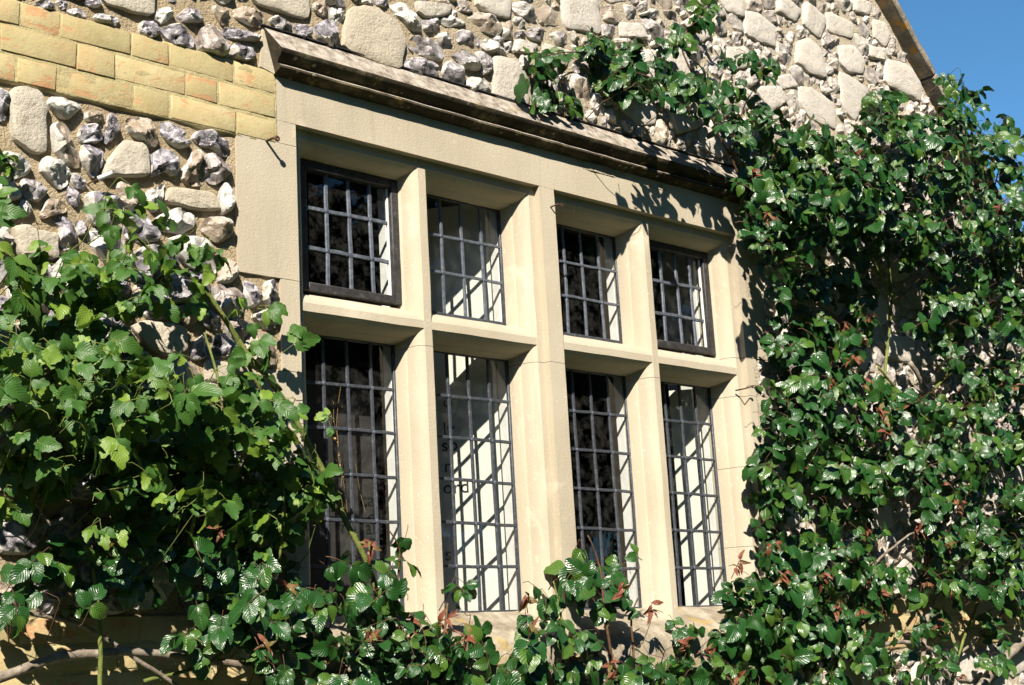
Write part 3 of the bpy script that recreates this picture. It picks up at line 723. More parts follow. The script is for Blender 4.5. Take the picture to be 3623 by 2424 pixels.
for xb, z0, z1 in ((.6879, .4538, .4748), (.6457, .3308, .4538), (.6879, .2505, .3308), (.6495, .2060, .2505), (.6879, .130, .2060), (.650, .085, .130), (.688, .020, .085)):
    jamb(LP[0], 1, mx(xb), mz(z0), mz(z1))
for xb, z0, z1 in ((1.349, .4538, .4748), (1.372, .3280, .4538), (1.3470, .2830, .3280), (1.3655, .2015, .2830), (1.350, .112, .2015), (1.3655, .020, .112)):
    jamb(RP[1], -1, mx(xb), mz(z0), mz(z1))
# king mullion, two stones and a base
def sym(lip_half, front, e1, zs, name, cx, sd=SD):
    half = [(lip_half, front)] + ([(lip_half, sd), (lip_half + e1, sd)] if e1 else []) + [(lip_half + e1 + a, sd + d) for a, d in OV[1:]] + [(lip_half + e1 + .0365, .1525)]
    P = [(cx + a, d) for a, d in half] + [(cx - a, d) for a, d in half[::-1]]
    for z0, z1 in zip(zs[:-1], zs[1:]):
        b = MB(); b.prism(P, vert, z0 + .0007, z1 - .0007, 10, .0016, cx)
        to_win(b.build(name, M['lime'], None, sharp=32))
KX = (LP[1] + RP[0]) / 2
sym((RP[0] - LP[1]) / 2, 0.0, E1, [ZB, mz(.2905), ZT], 'king_mullion', KX)
MX = [(LP[0] + LP[1]) / 2, (RP[0] + RP[1]) / 2]
for x in MX: sym(.015, SD, 0, [ZB, mz(.2915), ZT + .0], 'mullion', x)
# transoms: between jamb, mullion and king
zc = mz(.308 + .0045)
def transom(x0, x1):
    lo = [(SD + .0012 + d, zc - .0145 - a) for a, d in OV]; hi = [(SD + .0012 + d, zc + .0105 + a * 1.45) for a, d in OV]
    P = hi + [(.1522, hi[-1][1]), (.1522, lo[-1][1])] + lo[::-1]
    b = MB(); b.prism(P, horz, x0, x1, 14, .0016, x0); to_win(b.build('transom', M['lime'], None, sharp=32))
transom(LP[0] + .015, MX[0] - .012); transom(MX[0] + .012, LP[1] - .01); transom(RP[0] + .01, MX[1] - .012); transom(MX[1] + .012, RP[1] - .015)
# lintel: plain face and moulded underside
b = MB(); b.prism([(0, ZT), (0, mz(.516)), (.16, mz(.516)), (.16, ZT)], horz, mx(.6879), KX + .0, 12, .0010, 1)
to_win(b.build('lintel_stone', M['lime'], None, sharp=32))
b = MB(); b.prism([(0, ZT), (0, mz(.516)), (.16, mz(.516)), (.16, ZT)], horz, KX + .001, mx(1.349), 12, .0010, 1)
to_win(b.build('lintel_stone', M['lime'], None, sharp=32))
for x0, x1 in ((LP[0] - .001, LP[1] + .001), (RP[0] - .001, RP[1] + .001)):
    P = [(SD + .0011, ZT - .0004), (SD + .0011, ZT - E1)] + [(SD + .0011 + d, ZT - E1 - a) for a, d in OV[1:]] + [(.158, ZT - E1 - .0365), (.158, ZT - .0004)]
    b = MB(); b.prism(P, horz, x0, x1, 16, .0016, x0); to_win(b.build('lintel_moulding', M['lime'], None, sharp=32))
# hood mould
HP = [(.02, mz(.5590)), (-.004, mz(.5585)), (-.058, mz(.5368)), (-.0615, mz(.5352)), (-.060, mz(.5335)), (-.050, mz(.5300)), (-.038, mz(.5280)), (-.028, mz(.5262)), (-.0265, mz(.5246)), (-.034, mz(.5236)), (-.0385, mz(.5222)), (-.0380, mz(.5203)), (-.032, mz(.5188)), (-.022, mz(.5182)), (-.003, mz(.5158)), (.02, mz(.5158))]
def hoodpt(p, q, t):
    x = t
    if t < mx(.690): x = t + max(0.0, -p) * .55 * 0 
    return (x, p, q)
for a, c in ((mx(.6745), mx(.93)), (mx(.93), mx(1.145)), (mx(1.145), mx(1.366))):
    b = MB()
    n = len(HP); L = []
    segs = 26
    for k in range(segs + 1):
        t = a + .0006 + (c - a - .0012) * k / segs
        for (p, q) in HP:
            x = t
            if k == 0 and a < mx(.68): x = t + (q - mz(.5585)) * -.28     # splayed return
            v = Vector((x, p, q))
            if p < -.002: v += Vector((0, noise.noise(v * 16), noise.noise(v * 19 + Vector((4, 4, 4))))) * .0016
            b.V.append(tuple(v))
    for k in range(segs):
        for i in range(n):
            j = (i + 1) % n; b.F.append((k * n + i, k * n + j, (k + 1) * n + j, (k + 1) * n + i))
    b.F.append(tuple(reversed(range(n)))); b.F.append(tuple(segs * n + i for i in range(n)))
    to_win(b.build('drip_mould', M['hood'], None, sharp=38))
b = MB(); b.add([(mx(.6745), -.003, mz(.559)), (mx(.6879), -.003, mz(.5345)), (mx(.6879), -.003, mz(.5165)), (mx(.671), -.003, mz(.5205)), (mx(.6745), .02, mz(.559)), (mx(.6879), .02, mz(.5345)), (mx(.6879), .02, mz(.5165)), (mx(.671), .02, mz(.5205))],
                [(0, 1, 2, 3), (4, 7, 6, 5), (0, 4, 5, 1), (1, 5, 6, 2), (2, 6, 7, 3), (3, 7, 4, 0)])
to_win(b.build('stooling', M['lime'], None, sharp=32))
b = MB(); b.box(mx(.672), mx(1.366), -.012, .02, mz(.5592), mz(.5592) + .003); to_win(b.build('hood_top_strip', M['iron'], None))  # thin dark strip along the top of the drip mould
# sill
P = [(.16, mz(.0478)), (.125, mz(.0474)), (0.0, mz(.0270)), (-.034, mz(.0205)), (-.042, mz(.0165)), (-.042, mz(-.016)), (.16, mz(-.016))]
for a, c in ((mx(.6725), mx(1.02)), (mx(1.02), mx(1.3655))):
    b = MB(); b.prism(P, horz, a + .001, c - .001, 22, .005, 3); to_win(b.build('sill_stone', M['sill'], None, sharp=35))

# leaded lights ----------------------------------------------------------
GLASS_L = []
def light(x0, x1, z0, z1, yg, vx, hz, iron):
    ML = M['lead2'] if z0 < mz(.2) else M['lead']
    r = emp('leaded_light', ((x0 + x1) / 2, yg, (z0 + z1) / 2)); to_win(r); r.matrix_parent_inverse = win.matrix_world.inverted() if False else Matrix.Translation((-mx(1.019), 0, -mz(0.)))
    base = r.matrix_parent_inverse.copy()
    off = Matrix.Translation(Vector((-(x0 + x1) / 2, -yg, -(z0 + z1) / 2)))
    def sub(o): o.parent = r; o.matrix_parent_inverse = off; return o
    if iron:
        w1, d0, d1 = .034, yg - .020, yg + .014
        b = MB()
        def bar(xa, xb, za, zb):
            b.box(xa, xb, d0, d1, za, zb)
        bar(x0, x0 + w1, z0, z1); bar(x1 - w1, x1, z0, z1); bar(x0 + w1 - .001, x1 - w1 + .001, z0 + .0005, z0 + .028); bar(x0 + w1 - .001, x1 - w1 + .001, z1 - .028, z1 - .0005)
        b2 = MB(); b2.box(x0 + w1, x0 + w1 + .006, yg - .006, yg + .004, z0 + .028, z1 - .028); b2.box(x1 - w1 - .006, x1 - w1, yg - .006, yg + .004, z0 + .028, z1 - .028)
        sub(b.build('iron_frame', M['iron'], None, bevel=.003, bseg=1, sharp=40)); sub(b2.build('putty_line', M['white'], None, bevel=.001, bseg=1))
        x0 += w1; x1 -= w1; z0 += .028; z1 -= .028
    else:
        b = MB(); e = .007
        b.box(x0 - .012, x0 + e, yg - .006, yg + .006, z0 - .012, z1 + .012); b.box(x1 - e, x1 + .012, yg - .006, yg + .006, z0 - .012, z1 + .012)
        b.box(x0 + e, x1 - e, yg - .0055, yg + .0055, z0 - .012, z0 + e); b.box(x0 + e, x1 - e, yg - .0055, yg + .0055, z1 - e, z1 + .012)
        sub(b.build('edge_lead', M['lead2'], None, bevel=.002, bseg=1, sharp=40))
    hw = .0066 if iron else .0053
    def came(p0, p1, vertical, k):
        b = MB(); pr = [(-hw, -.001), (-hw * .72, -.0046), (hw * .72, -.0046), (hw, -.001), (hw, .001), (hw * .72, .004), (-hw * .72, .004), (-hw, .001)]
        wv = [uni(-.0012, .0012) for _ in range(9)]
        n = 8
        for s in range(n + 1):
            f = s / n; t = p0[1 if vertical else 0] * (1 - f) + p1[1 if vertical else 0] * f
            wob = wv[s] + .002 * math.sin(f * 3.1 + k)
            for (a, d) in pr:
                b.V.append((p0[0] + a + wob, yg + d, t) if vertical else (t, yg + d - .0006, p0[1] + a + wob))
        m = len(pr)
        for s in range(n):
            for i in range(m): b.F.append((s * m + i, s * m + (i + 1) % m, (s + 1) * m + (i + 1) % m, (s + 1) * m + i))
        b.F.append(tuple(range(m))); b.F.append(tuple(n * m + i for i in range(m)))
        sub(b.build('glazing_bar', ML, None, sharp=25))
    for k, x in enumerate(vx): came((x, z0), (x, z1), True, k)
    for k, z in enumerate(hz): came((x0, z), (x1, z), False, k + 5)
    sb = MB()
    for x in vx:
        for z in hz:
            P = [(x + math.cos(a) * hw * 1.25, z + math.sin(a) * hw * 1.25) for a in [k * math.pi / 4 for k in range(8)]]
            n0 = len(sb.V); sb.V += [(p[0], yg - .0052, p[1]) for p in P] + [(x + (p[0] - x) * .6, yg - .0072, z + (p[1] - z) * .6) for p in P]
            sb.F += [(n0 + i, n0 + (i + 1) % 8, n0 + 8 + (i + 1) % 8, n0 + 8 + i) for i in range(8)] + [tuple(n0 + 8 + i for i in range(8))]
    tag(sub(sb.build('solder_joints', M['solder'], None, smooth=True)), kind='stuff')
    XS = [x0] + list(vx) + [x1]; ZS = [z0] + list(hz)[::-1] + [z1] if hz[0] > hz[-1] else [z0] + list(hz) + [z1]
    for i in range(len(XS) - 1):
        for j in range(len(ZS) - 1):
            a, c, d, e = XS[i], XS[i + 1], ZS[j], ZS[j + 1]
            tx, tz = uni(-.013, .013), uni(-.013, .013); cx, cz = (a + c) / 2, (d + e) / 2
            b = MB(); b.add([(x, yg + tx * (x - cx) + tz * (z - cz), z) for x, z in ((a, d), (c, d), (c, e), (a, e))], [(0, 1, 2, 3)])
            me = mesh('pane', b.V, b.F); sub(link('pane', me, M['glass']))
s4 = 1 + GD / U
XL1, XR1 = mx(.7074 + .0194), mx(.8424); XL2, XR2 = mx(.8736), mx(.9890)
dx = mx(1.0294) - mx(.7074)
upz = (mz(.3345), mz(.4557)); loz = (mz(.0470), mz(.2978))
uph = [mz(.4155), mz(.3775)]; loh = [mz(v) for v in (.2535, .2125, .1718, .1310, .0903)]
v1 = [mx(v) for v in (.7603, .7876, .8152)]; v2 = [mx(v) for v in (.9081, .9354, .9627)]
yc = .112
k = (1 + yc / U) / s4
upz_i = (mz(.3330), mz(.4570)); uphi = [mz(.4133), mz(.3750)]
light(XL1 + .002, mx(.8444) + .004, *upz_i, yc, [mx(v) for v in (.7628, .7888, .8141)], uphi, True)
light(XL2, XR2, *upz, GD, v2, uph, False)
light(XL1 + dx, XR1 + dx, *upz, GD, [v + dx - mx(.001) for v in v1], [z - .002 for z in uph], False)
light(XL2 + dx - mx(.0015) + .012, mx(1.329 - .0195) + .004, *upz_i, yc, [mx(v) for v in (.9081 + .3215, .9354 + .3215, .9627 + .3190)], [z - .004 for z in uphi], True)
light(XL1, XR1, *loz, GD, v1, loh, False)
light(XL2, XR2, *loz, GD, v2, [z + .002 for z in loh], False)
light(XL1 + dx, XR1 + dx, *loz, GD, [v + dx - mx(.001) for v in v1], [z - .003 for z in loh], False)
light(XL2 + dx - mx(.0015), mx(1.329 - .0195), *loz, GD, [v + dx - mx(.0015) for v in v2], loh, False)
# white painted inner half of mullions and jambs
IH = .0500
for x, h in ((MX[0], IH), (KX, (RP[0] - LP[1]) / 2 + E1 + .0355), (MX[1], IH)):
    bx('inner_mullion', M['white'], x - h, x + h, .1535, .1955, mz(.03), mz(.48), .004)
for x0, x1 in ((LP[0] - .1, LP[0] + E1 + .0355), (RP[1] - E1 - .0355, RP[1] + .1)):
    bx('inner_reveal', M['white'], x0, x1, .1615, .1955, mz(.0), mz(.52), .004)
for x0, x1 in ((LP[0] + .065, MX[0] - .052), (MX[0] + .052, LP[1] - .065), (RP[0] + .065, MX[1] - .052), (MX[1] + .052, RP[1] - .065)):
    bx('inner_transom', M['white'], x0, x1, .1535, .185, zc - .045, zc + .055, .004)

# ------------------------------------------------------------------ the room behind
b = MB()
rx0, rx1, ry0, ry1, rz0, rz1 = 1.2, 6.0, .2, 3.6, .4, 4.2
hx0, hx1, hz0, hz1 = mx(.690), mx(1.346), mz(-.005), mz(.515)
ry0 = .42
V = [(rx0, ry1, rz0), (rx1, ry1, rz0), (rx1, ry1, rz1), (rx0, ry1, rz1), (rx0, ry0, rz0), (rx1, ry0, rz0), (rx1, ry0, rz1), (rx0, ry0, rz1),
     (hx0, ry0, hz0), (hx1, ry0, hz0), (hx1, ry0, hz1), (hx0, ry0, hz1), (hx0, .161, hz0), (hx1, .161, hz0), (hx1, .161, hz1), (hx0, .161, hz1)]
# (reveal built separately, painted white to bounce sunlight onto the board)
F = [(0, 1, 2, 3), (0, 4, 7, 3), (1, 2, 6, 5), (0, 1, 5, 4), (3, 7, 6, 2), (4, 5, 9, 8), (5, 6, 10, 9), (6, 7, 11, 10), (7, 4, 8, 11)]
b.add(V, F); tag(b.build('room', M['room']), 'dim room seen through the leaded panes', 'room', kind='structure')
bx('bounce_ledge', M['white'], hx0, hx1, .1965, .47, mz(.0), mz(.030), .006)  # added white ledge, catches the sun and lights the board
bx('side_reveal', M['white'], hx0 - .02, hx0 + .006, .1965, .44, mz(.0305), hz1, .004)
bx('side_reveal', M['white'], hx1 - .006, hx1 + .02, .1965, .44, mz(.0305), hz1, .004)
bx('head_reveal', M['white'], hx0 + .0065, hx1 - .0065, .1965, .44, hz1 - .03, hz1 + .01, .004)
def text(s, loc, size, parent, mat, rot):
    cu = bpy.data.curves.new('lettering', 'FONT'); cu.body = s; cu.size = size; cu.extrude = .0004; cu.materials.append(mat)
    tmp = bpy.data.objects.new('lettering', cu); COL.objects.link(tmp); dg = bpy.context.evaluated_depsgraph_get()
    me = bpy.data.meshes.new_from_object(tmp.evaluated_get(dg)); me.name = 'lettering'; bpy.data.objects.remove(tmp)
    o = bpy.data.objects.new('lettering', me); COL.objects.link(o); o.parent = parent; o.location = loc; o.rotation_euler = rot
    return o
# white board standing behind the second light of the lower row, running back to the left
def board(name, x1, y1, length, ang, z0, z1, mat):
    o = emp(name, (x1, y1, z0)); dirv = Vector((-math.sin(ang), math.cos(ang), 0)); nv = Vector((math.cos(ang), math.sin(ang), 0))
    b = MB(); b.prism([(0, 0), (length, 0), (length, .012), (0, .012)], lambda p, q, t: tuple(dirv * p + nv * q + Vector((0, 0, t))), 0, z1 - z0)
    b.build('panel', mat, o, bevel=.001, bseg=1)
    return o, dirv, nv
ANG = math.radians(38)
ob, dv, nv = board('display_board', mx(.989) + .004, .200, .34, ANG, mz(.03), mz(.47), M['board'])
tag(ob, 'pale display board with dark lettering behind the second light from the left', 'board')
rot = (math.pi / 2, 0, math.atan2(-dv.y, -dv.x))
for s, px, py in (('o', 1567, 1442), ('ly', 1568, 1540), ('so', 1562, 1598), ('n', 1572, 1672), ('ord', 1568, 1748), ('s', 1575, 1984)):
    d = RT * ((px - W0 / 2) / FPX) + UP * (-(py - H0 / 2) / FPX) + FW
    q = Vector((ob.location.x, ob.location.y, 0)); n2 = nv
    t = (q - Vector((CAM.x, CAM.y, 0))).dot(n2) / Vector((d.x, d.y, 0)).dot(n2)
    P = CAM + d * t - n2 * .002 - Vector(ob.location)
    text(s, P, .062, ob, M['print'], rot)
o2, dv2, nv2 = board('shutter_panel', mx(1.3095) + .004, .200, .11, ANG, mz(.03), mz(.30), M['board'])
tag(o2, 'narrow white shutter panel behind the lower right-hand light', 'shutter')
ob3 = emp('dark_board', (mx(.775), .245, mz(.03))); 
b = MB(); b.box(-.17, .22, 0, .015, 0, .80); b.build('panel', M['dboard'], ob3, bevel=.001, bseg=1)
tag(ob3, 'dark board with black lettering behind the lower left-hand light', 'board')
for s, px, py in (('h', 1335, 1630), ('wer', 1312, 1712), ('cal det', 1275, 1788), ('d we', 1300, 1850), ('fro  ars', 1190, 1885), ('no', 1305, 1935)):
    P = wp(px, py, .243) - Vector(ob3.location); text(s, P, .062, ob3, M['print'], (math.pi / 2, 0, 0))
# dried flower stems on the inside ledge
def dried(loc, h, label, seed):
    rs = random.Random(seed); r = emp('dried_flowers', loc); b = MB(); hd = MB()
    for k in range(3):
        p = Vector((rs.uniform(-.06, .05), rs.uniform(-.01, .02), 0)); pts = [p]
        for s in range(6):
            p = p + Vector((rs.uniform(-.02, .02), rs.uniform(-.006, .006), h / 6 * rs.uniform(.7, 1.1))); pts.append(p)
        b.tube(pts, .0004, 4)
        for q in pts[2:]:
            for m_ in range(3):
                cq = q + Vector((rs.uniform(-.012, .012), rs.uniform(-.006, .006), rs.uniform(-.012, .012))); a = rs.uniform(.002, .005)
                n0 = len(hd.V); e1_ = Vector((rs.uniform(-1, 1), rs.uniform(-.4, .4), rs.uniform(-1, 1))).normalized() * a; e2_ = e1_.orthogonal().normalized() * a * .6
                hd.V += [tuple(cq + e1_), tuple(cq + e2_), tuple(cq - e1_), tuple(cq - e2_)]; hd.F.append((n0, n0 + 1, n0 + 2, n0 + 3))
    b.build('dry_stems', M['dry'], r); hd.build('dry_petals', M['dry'], r)
    tag(r, label, 'dried flowers')
dried((mx(.805), .185, mz(.14)), .40, 'brown dried flower stems behind the lower left-hand light', 3)

# ------------------------------------------------------------------ small ironwork
def wire(name, pts, rad, mat, label, cat, knob=None):
    r = emp(name, pts[0]); b = MB(); b.tube([Vector(p) - Vector(pts[0]) for p in pts], rad, 6); b.build('shank', mat, r, smooth=True)
    if knob:
        c, kr = knob; b = MB(); c = Vector(c) - Vector(pts[0])
        b.tube([c + Vector((math.cos(a) * kr, 0, math.sin(a) * kr)) for a in [k * math.pi / 5 for k in range(11)]], rad * .9, 6); b.build('eye', mat, r, smooth=True)
    tag(r, label, cat)
p = wp(1951, 733, -.004)
wire('vine_eye', [p + Vector((.0, .03, 0)), p + Vector((0, -.012, .002)), p + Vector((.008, -.022, .006)), p + Vector((.018, -.028, .004))], .0028, M['rust'], 'rusty bent wire eye on the wide central mullion', 'vine eye', (p + Vector((.022, -.028, .002)), .005))
p = wp(945, 497, -.004)
wire('vine_eye', [p + Vector((0, .03, 0)), p + Vector((0, -.03, -.002)), p + Vector((.004, -.038, -.004))], .004, M['rust'], 'rusty wire eye in the joint below the end of the brick band', 'vine eye', (p + Vector((.006, -.042, -.006)), .006))
p = wp(2625, 1377, -.004)
wire('vine_eye', [p + Vector((0, .03, 0)), p + Vector((0, -.015, 0)), p + Vector((.02, -.03, .006))], .0028, M['rust'], 'rusty wire nail on the right-hand jamb stone', 'vine eye', (p + Vector((.024, -.032, .006)), .004))
p = wp(372, 626, -.02)
r = emp('plant_tag', p); b = MB(); ta, tb = wp(346, 633, -.03) - p, wp(398, 611, -.05) - p
b.tube([ta, ta.lerp(tb, .5), tb], .0065, 8); b.build('sleeve', M['tag'], r, bevel=.001, bseg=1, sharp=40)
b = MB(); b.tube([ta + (ta - tb) * .3 + Vector((0, .05, 0)), ta], .002, 5); b.build('wire', M['rust'], r)
tag(r, 'small white sleeve sticking out below the squared rubble stone', 'tag')

# ------------------------------------------------------------------ climbing roses
def leaf_mesh(name, wid, tipk, fold, curl, serr, seed, mat, twist=0.0):
    rs = random.Random(seed); n = 8; V, UVs = [], []
    prof = []
    for i in range(n + 1):
        t = i / n
        wv = (math.sin(math.pi * t ** .80) ** .62) * (1 - .38 * t ** 2.5 * tipk) if 0 < t < 1 else 0.0
        prof.append(max(wv, .02) * wid)
    for i in range(n + 1):
        t = i / n; hw_ = prof[i]
        zz = -curl * (t - .15) ** 2 * 1.0
        e = serr * (1 if i % 2 else -1) if 0 < i < n else 0
        und = .035 * math.sin(t * 9 + seed)
        for u in (-1, -.5, 0, .5, 1):
            h = zz + fold * abs(u) * hw_ * 1.4 - .5 * fold * (u * u) * hw_ * 1.6 + und * u * abs(u) + rs.uniform(-.008, .008)
            x = u * (hw_ + (e if abs(u) == 1 else 0)); y = t + (.03 * (1 if i % 2 else 0) if abs(u) == 1 and 0 < i < n else 0)
            V.append((x + twist * t * t * .2, y, h)); UVs.append((u, t))
    F = []
    for i in range(n):
        for j in range(4):
            a = i * 5 + j; F.append((a, a + 1, a + 6, a + 5))
    me = mesh(name, V, F, True, None, {'tone': [0.0] * len(V)}, UVs); me.materials.append(mat)
    return me, np.array(V), F, UVs
LV = {'A': [leaf_mesh('leaf', uni(.36, .44), 1.0, uni(.22, .5), uni(.15, .55), .03, k, M['leafA'], uni(-1, 1)) for k in range(8)],
      'D': [leaf_mesh('leaf', uni(.38, .46), .55, uni(.18, .5), uni(.15, .5), .010, 20 + k, M['leafD'], uni(-.6, .6)) for k in range(10)],
      'R': [leaf_mesh('young_leaf', uni(.17, .25), .9, uni(.5, .9), uni(.4, .9), .01, 40 + k, M['leafR'], uni(-1, 1)) for k in range(5)]}
def frame(pos, axis, nrm_, size):
    a = axis.normalized(); n_ = nrm_ - a * nrm_.dot(a)
    if n_.length < 1e-4: n_ = a.orthogonal()
    n_.normalize(); s = a.cross(n_)
    return Matrix(((s.x * size, a.x * size, n_.x * size, pos.x), (s.y * size, a.y * size, n_.y * size, pos.y), (s.z * size, a.z * size, n_.z * size, pos.z), (0, 0, 0, 1)))
def rvec(k=1.0): return Vector((random.gauss(0, k), random.gauss(0, k), random.gauss(0, k)))
class Plant:
    def __init__(s, name, loc, label, cat, kind):
        s.root = emp(name, loc); s.kind = kind; s.L = []; s.tw = MB(); s.young = []
        tag(s.root, label, cat)
        s.inv = Matrix.Translation(-Vector(loc))
    def put(s, o): o.parent = s.root; o.matrix_parent_inverse = s.inv; return o
    def leaf(s, pos, axis, nrm_, size, kind=None):
        k = kind or s.kind
        (s.young if k == 'R' else s.L).append((frame(pos, axis, nrm_, size), random.randrange(len(LV[k])), k, size))
    def spray(s, c, size, nl=5, out=None, bias=Vector((-.28, -.80, .52)), spread=.5, droop=.75):
        N = (bias + rvec(spread)).normalized()
        r = rvec(1.0) + Vector((0, -.25, -.35)); r = (r - N * r.dot(N)).normalized()
        side = N.cross(r); L = size * (1.45 if nl >= 5 else .9)
        base = c - r * L * .6
        tip = base + r * L
        back = max(.02, -c.y * .75); g0 = base - r * L * .4 + Vector((uni(-.03, .03), back * .55, -uni(.02, .09)))
        if rnd() < .25 and not (s.kind == 'D' and mx(1.2) < c.x < mx(1.46)): s.tw.tube([g0 + Vector((uni(-.02, .02), back * .4, -uni(.01, .05))), g0, base - r * L * .12 - N * size * .2], [.0019, .0015, .0011], 4, False)
        s.tw.tube([base - r * L * .12 - N * size * .2, base, base.lerp(tip, .5) + N * size * .05, tip], [.0013, .0012, .001, .0008], 3, False)
        def one(p, ax, sz):
            a = (ax + Vector((0, 0, -droop)) * uni(.3, 1.0) + rvec(.15)).normalized()
            n_ = (N + rvec(.26)).normalized()
            s.leaf(p, a, n_, sz)
        size = size * random.choice((.7, .85, 1.0, 1.0, 1.12))
        one(tip, r, size * uni(.95, 1.12))
        for q in range((nl - 1) // 2):
            p = base + r * L * (.78 - .5 * q)
            for sg in (1, -1): one(p, r * .55 + side * sg * .85, size * uni(.78, 1.0) * (1 - .12 * q))
    def shoot(s, c, size):
        d = Vector((uni(-.5, .5), -.3, uni(.1, .9))).normalized(); e = c + d * size * 2.0
        s.tw.tube([c, e], [.0016, .001], 4, False)
        for k in range(7):
            a = (d * .2 + rvec(.55) + Vector((0, -.3, -.35))).normalized()
            s.leaf(c.lerp(e, uni(.5, 1.05)), a, (Vector((-.3, -.7, .5)) + rvec(.5)).normalized(), size * uni(.6, 1.1), 'R')
    def stem(s, pts, r0, r1, mat, wob=.004, thorn=True):
        P = [Vector(p) for p in pts]; Q = []
        for i in range(len(P) - 1):
            p0 = P[max(i - 1, 0)]; p1 = P[i]; p2 = P[i + 1]; p3 = P[min(i + 2, len(P) - 1)]
            for k in range(6):
                t = k / 6
                Q.append(.5 * ((2 * p1) + (-p0 + p2) * t + (2 * p0 - 5 * p1 + 4 * p2 - p3) * t * t + (-p0 + 3 * p1 - 3 * p2 + p3) * t ** 3))
        Q.append(P[-1]); n = len(Q)
        Q = [q + Vector((noise.noise(q * 13), noise.noise(q * 13 + Vector((9, 0, 0))), noise.noise(q * 13 + Vector((0, 9, 0))))) * wob for q in Q]
        R_ = [(r0 + (r1 - r0) * k / (n - 1)) * (1 + .12 * noise.noise(Q[k] * 40)) for k in range(n)]
        b = MB(); b.tube(Q, R_, 9)
        if thorn:
            for k in range(2, n - 1, 3):
                d = (rvec() + Vector((0, -.6, 0))); ax = (Q[k] - Q[k - 1]).normalized(); d = (d - ax * d.dot(ax)).normalized(); c = Q[k] + d * R_[k] * .8
                b.tube([c - ax * .002, c + d * .006 - ax * .001], [.0024, .0003], 4)
        return s.put(b.build('stem', mat, None, smooth=True))
    def finish(s, limit=300):
        def score(l):
            m = l[0]; p = m.translation; d = (p - CAM); q = d.dot(FW); n_ = Vector((m[0][2], m[1][2], m[2][2])).normalized()
            px, py = d.dot(RT) / q * FPX, d.dot(UP) / q * FPX
            inside = 1.0 if abs(px) < W0 / 2 and abs(py) < H0 / 2 else .05
            return l[3] / q * (abs(n_.dot(d.normalized())) + .2) * inside * (1 - 1.6 * min(0, p.y + .0) if True else 1)
        for arr, nm, mat_ in ((s.L, 'leaf', None), (s.young, 'young_leaf', None)):
            arr.sort(key=lambda l: -score(l))
            for m, v, k, sz in arr[:limit]:
                o = link(nm, LV[k][v][0]); s.put(o); o.matrix_basis = m
            rest = arr[limit:]
            if rest:
                VV, FF, UU, TT = [], [], [], []
                for m, v, k, sz in rest:
                    base = LV[k][v]; A = np.array(m); pts = base[1] @ A[:3, :3].T + A[:3, 3]; n0 = len(VV)
                    VV += pts.tolist(); FF += [tuple(n0 + i for i in f) for f in base[2]]; UU += base[3]; TT += [rnd()] * len(pts)
                me = mesh('inner_leaves', VV, FF, True, None, {'tone': TT}, UU); me.materials.append(LV[rest[0][2]][0][0].materials[0])
                tag(s.put(link('inner_leaves', me)), kind='stuff')
        if s.tw.V: tag(s.put(s.tw.build('leaf_stalks', M['red_stem'] if s.kind == 'D' else M['green_stem'], None, smooth=True)), kind='stuff')
        print(s.root.name, len(s.L), len(s.young))
def pin(P, x, y):
    r = False; n = len(P)
    for i in range(n):
        x1, y1 = P[i]; x2, y2 = P[(i + 1) % n]
        if (y1 > y) != (y2 > y) and x < (x2 - x1) * (y - y1) / (y2 - y1) + x1: r = not r
    return r
def scatter(pl, P, n, dep, size, nl=5, shoots=0, **kw):
    xs = [p[0] for p in P]; ys = [p[1] for p in P]; k = 0
    while k < n + shoots:
        x, y = uni(min(xs), max(xs)), uni(min(ys), max(ys))
        if not pin(P, x, y): continue
        d = -uni(*dep); c = wd(x, y, d)
        if k < n: pl.spray(c, uni(*size), random.choice(nl) if isinstance(nl, (list, tuple)) else nl, **kw)
        else: pl.shoot(wd(x, y, d - .03), uni(.028, .042))
        k += 1
def S(*a): return [wd(x, y, d) for x, y, d in a]

# left climber: soft light green leaves
A = Plant('climbing_rose', wd(300, 1500, -.1), 'light green soft-leaved climbing rose on the wall left of the window', 'rose', 'A')
scatter(A, [(190, 470), (300, 420), (330, 500), (450, 540), (560, 590), (560, 640), (430, 650), (330, 620), (200, 620), (150, 540)], 30, (.06, .16), (0.042, 0.059), 3, spread=.68)
scatter(A, [(0, 560), (150, 570), (300, 600), (430, 640), (330, 720), (240, 800), (0, 830)], 72, (.06, .24), (0.042, 0.062), (3, 3, 5), spread=.68)
scatter(A, [(420, 640), (520, 640), (600, 700), (690, 700), (700, 830), (620, 820), (520, 800), (450, 800)], 14, (.05, .14), (0.040, 0.056), 3, spread=.68)
scatter(A, [(0, 830), (240, 790), (420, 850), (560, 830), (690, 910), (690, 1010), (560, 1010), (300, 1010), (0, 1010)], 100, (.10, .32), (0.042, 0.062), (3, 3, 5), spread=.68)
scatter(A, [(0, 1000), (300, 1000), (560, 1010), (700, 1010), (760, 1120), (640, 1240), (540, 1230), (470, 1120), (330, 1090), (100, 1080), (0, 1060)], 80, (.08, .20), (0.040, 0.060), (3, 3, 5), spread=.68)
scatter(A, [(190, 1120), (270, 1120), (260, 1220), (200, 1220)], 4, (.2, .3), (0.044, 0.059), 3, spread=.68)
scatter(A, [(0, 820), (420, 820), (640, 900), (620, 1100), (450, 1190), (0, 1180)], 68, (.16, .34), (0.043, 0.063), 3, spread=.68)
scatter(A, [(0, 320), (50, 330), (40, 380), (0, 380)], 4, (.05, .09), (0.038, 0.049), 3, spread=.68)
scatter(A, [(740, 930), (760, 930), (770, 1000), (735, 1000)], 2, (.07, .10), (0.028, 0.035), 3, spread=.68)
AK = dict(spread=.68)
scatter(A, [(380, 1000), (700, 1000), (770, 1130), (700, 1230), (600, 1270), (470, 1260), (400, 1150)], 70, (.06, .17), (.038, .060), (3, 3, 5), **AK)
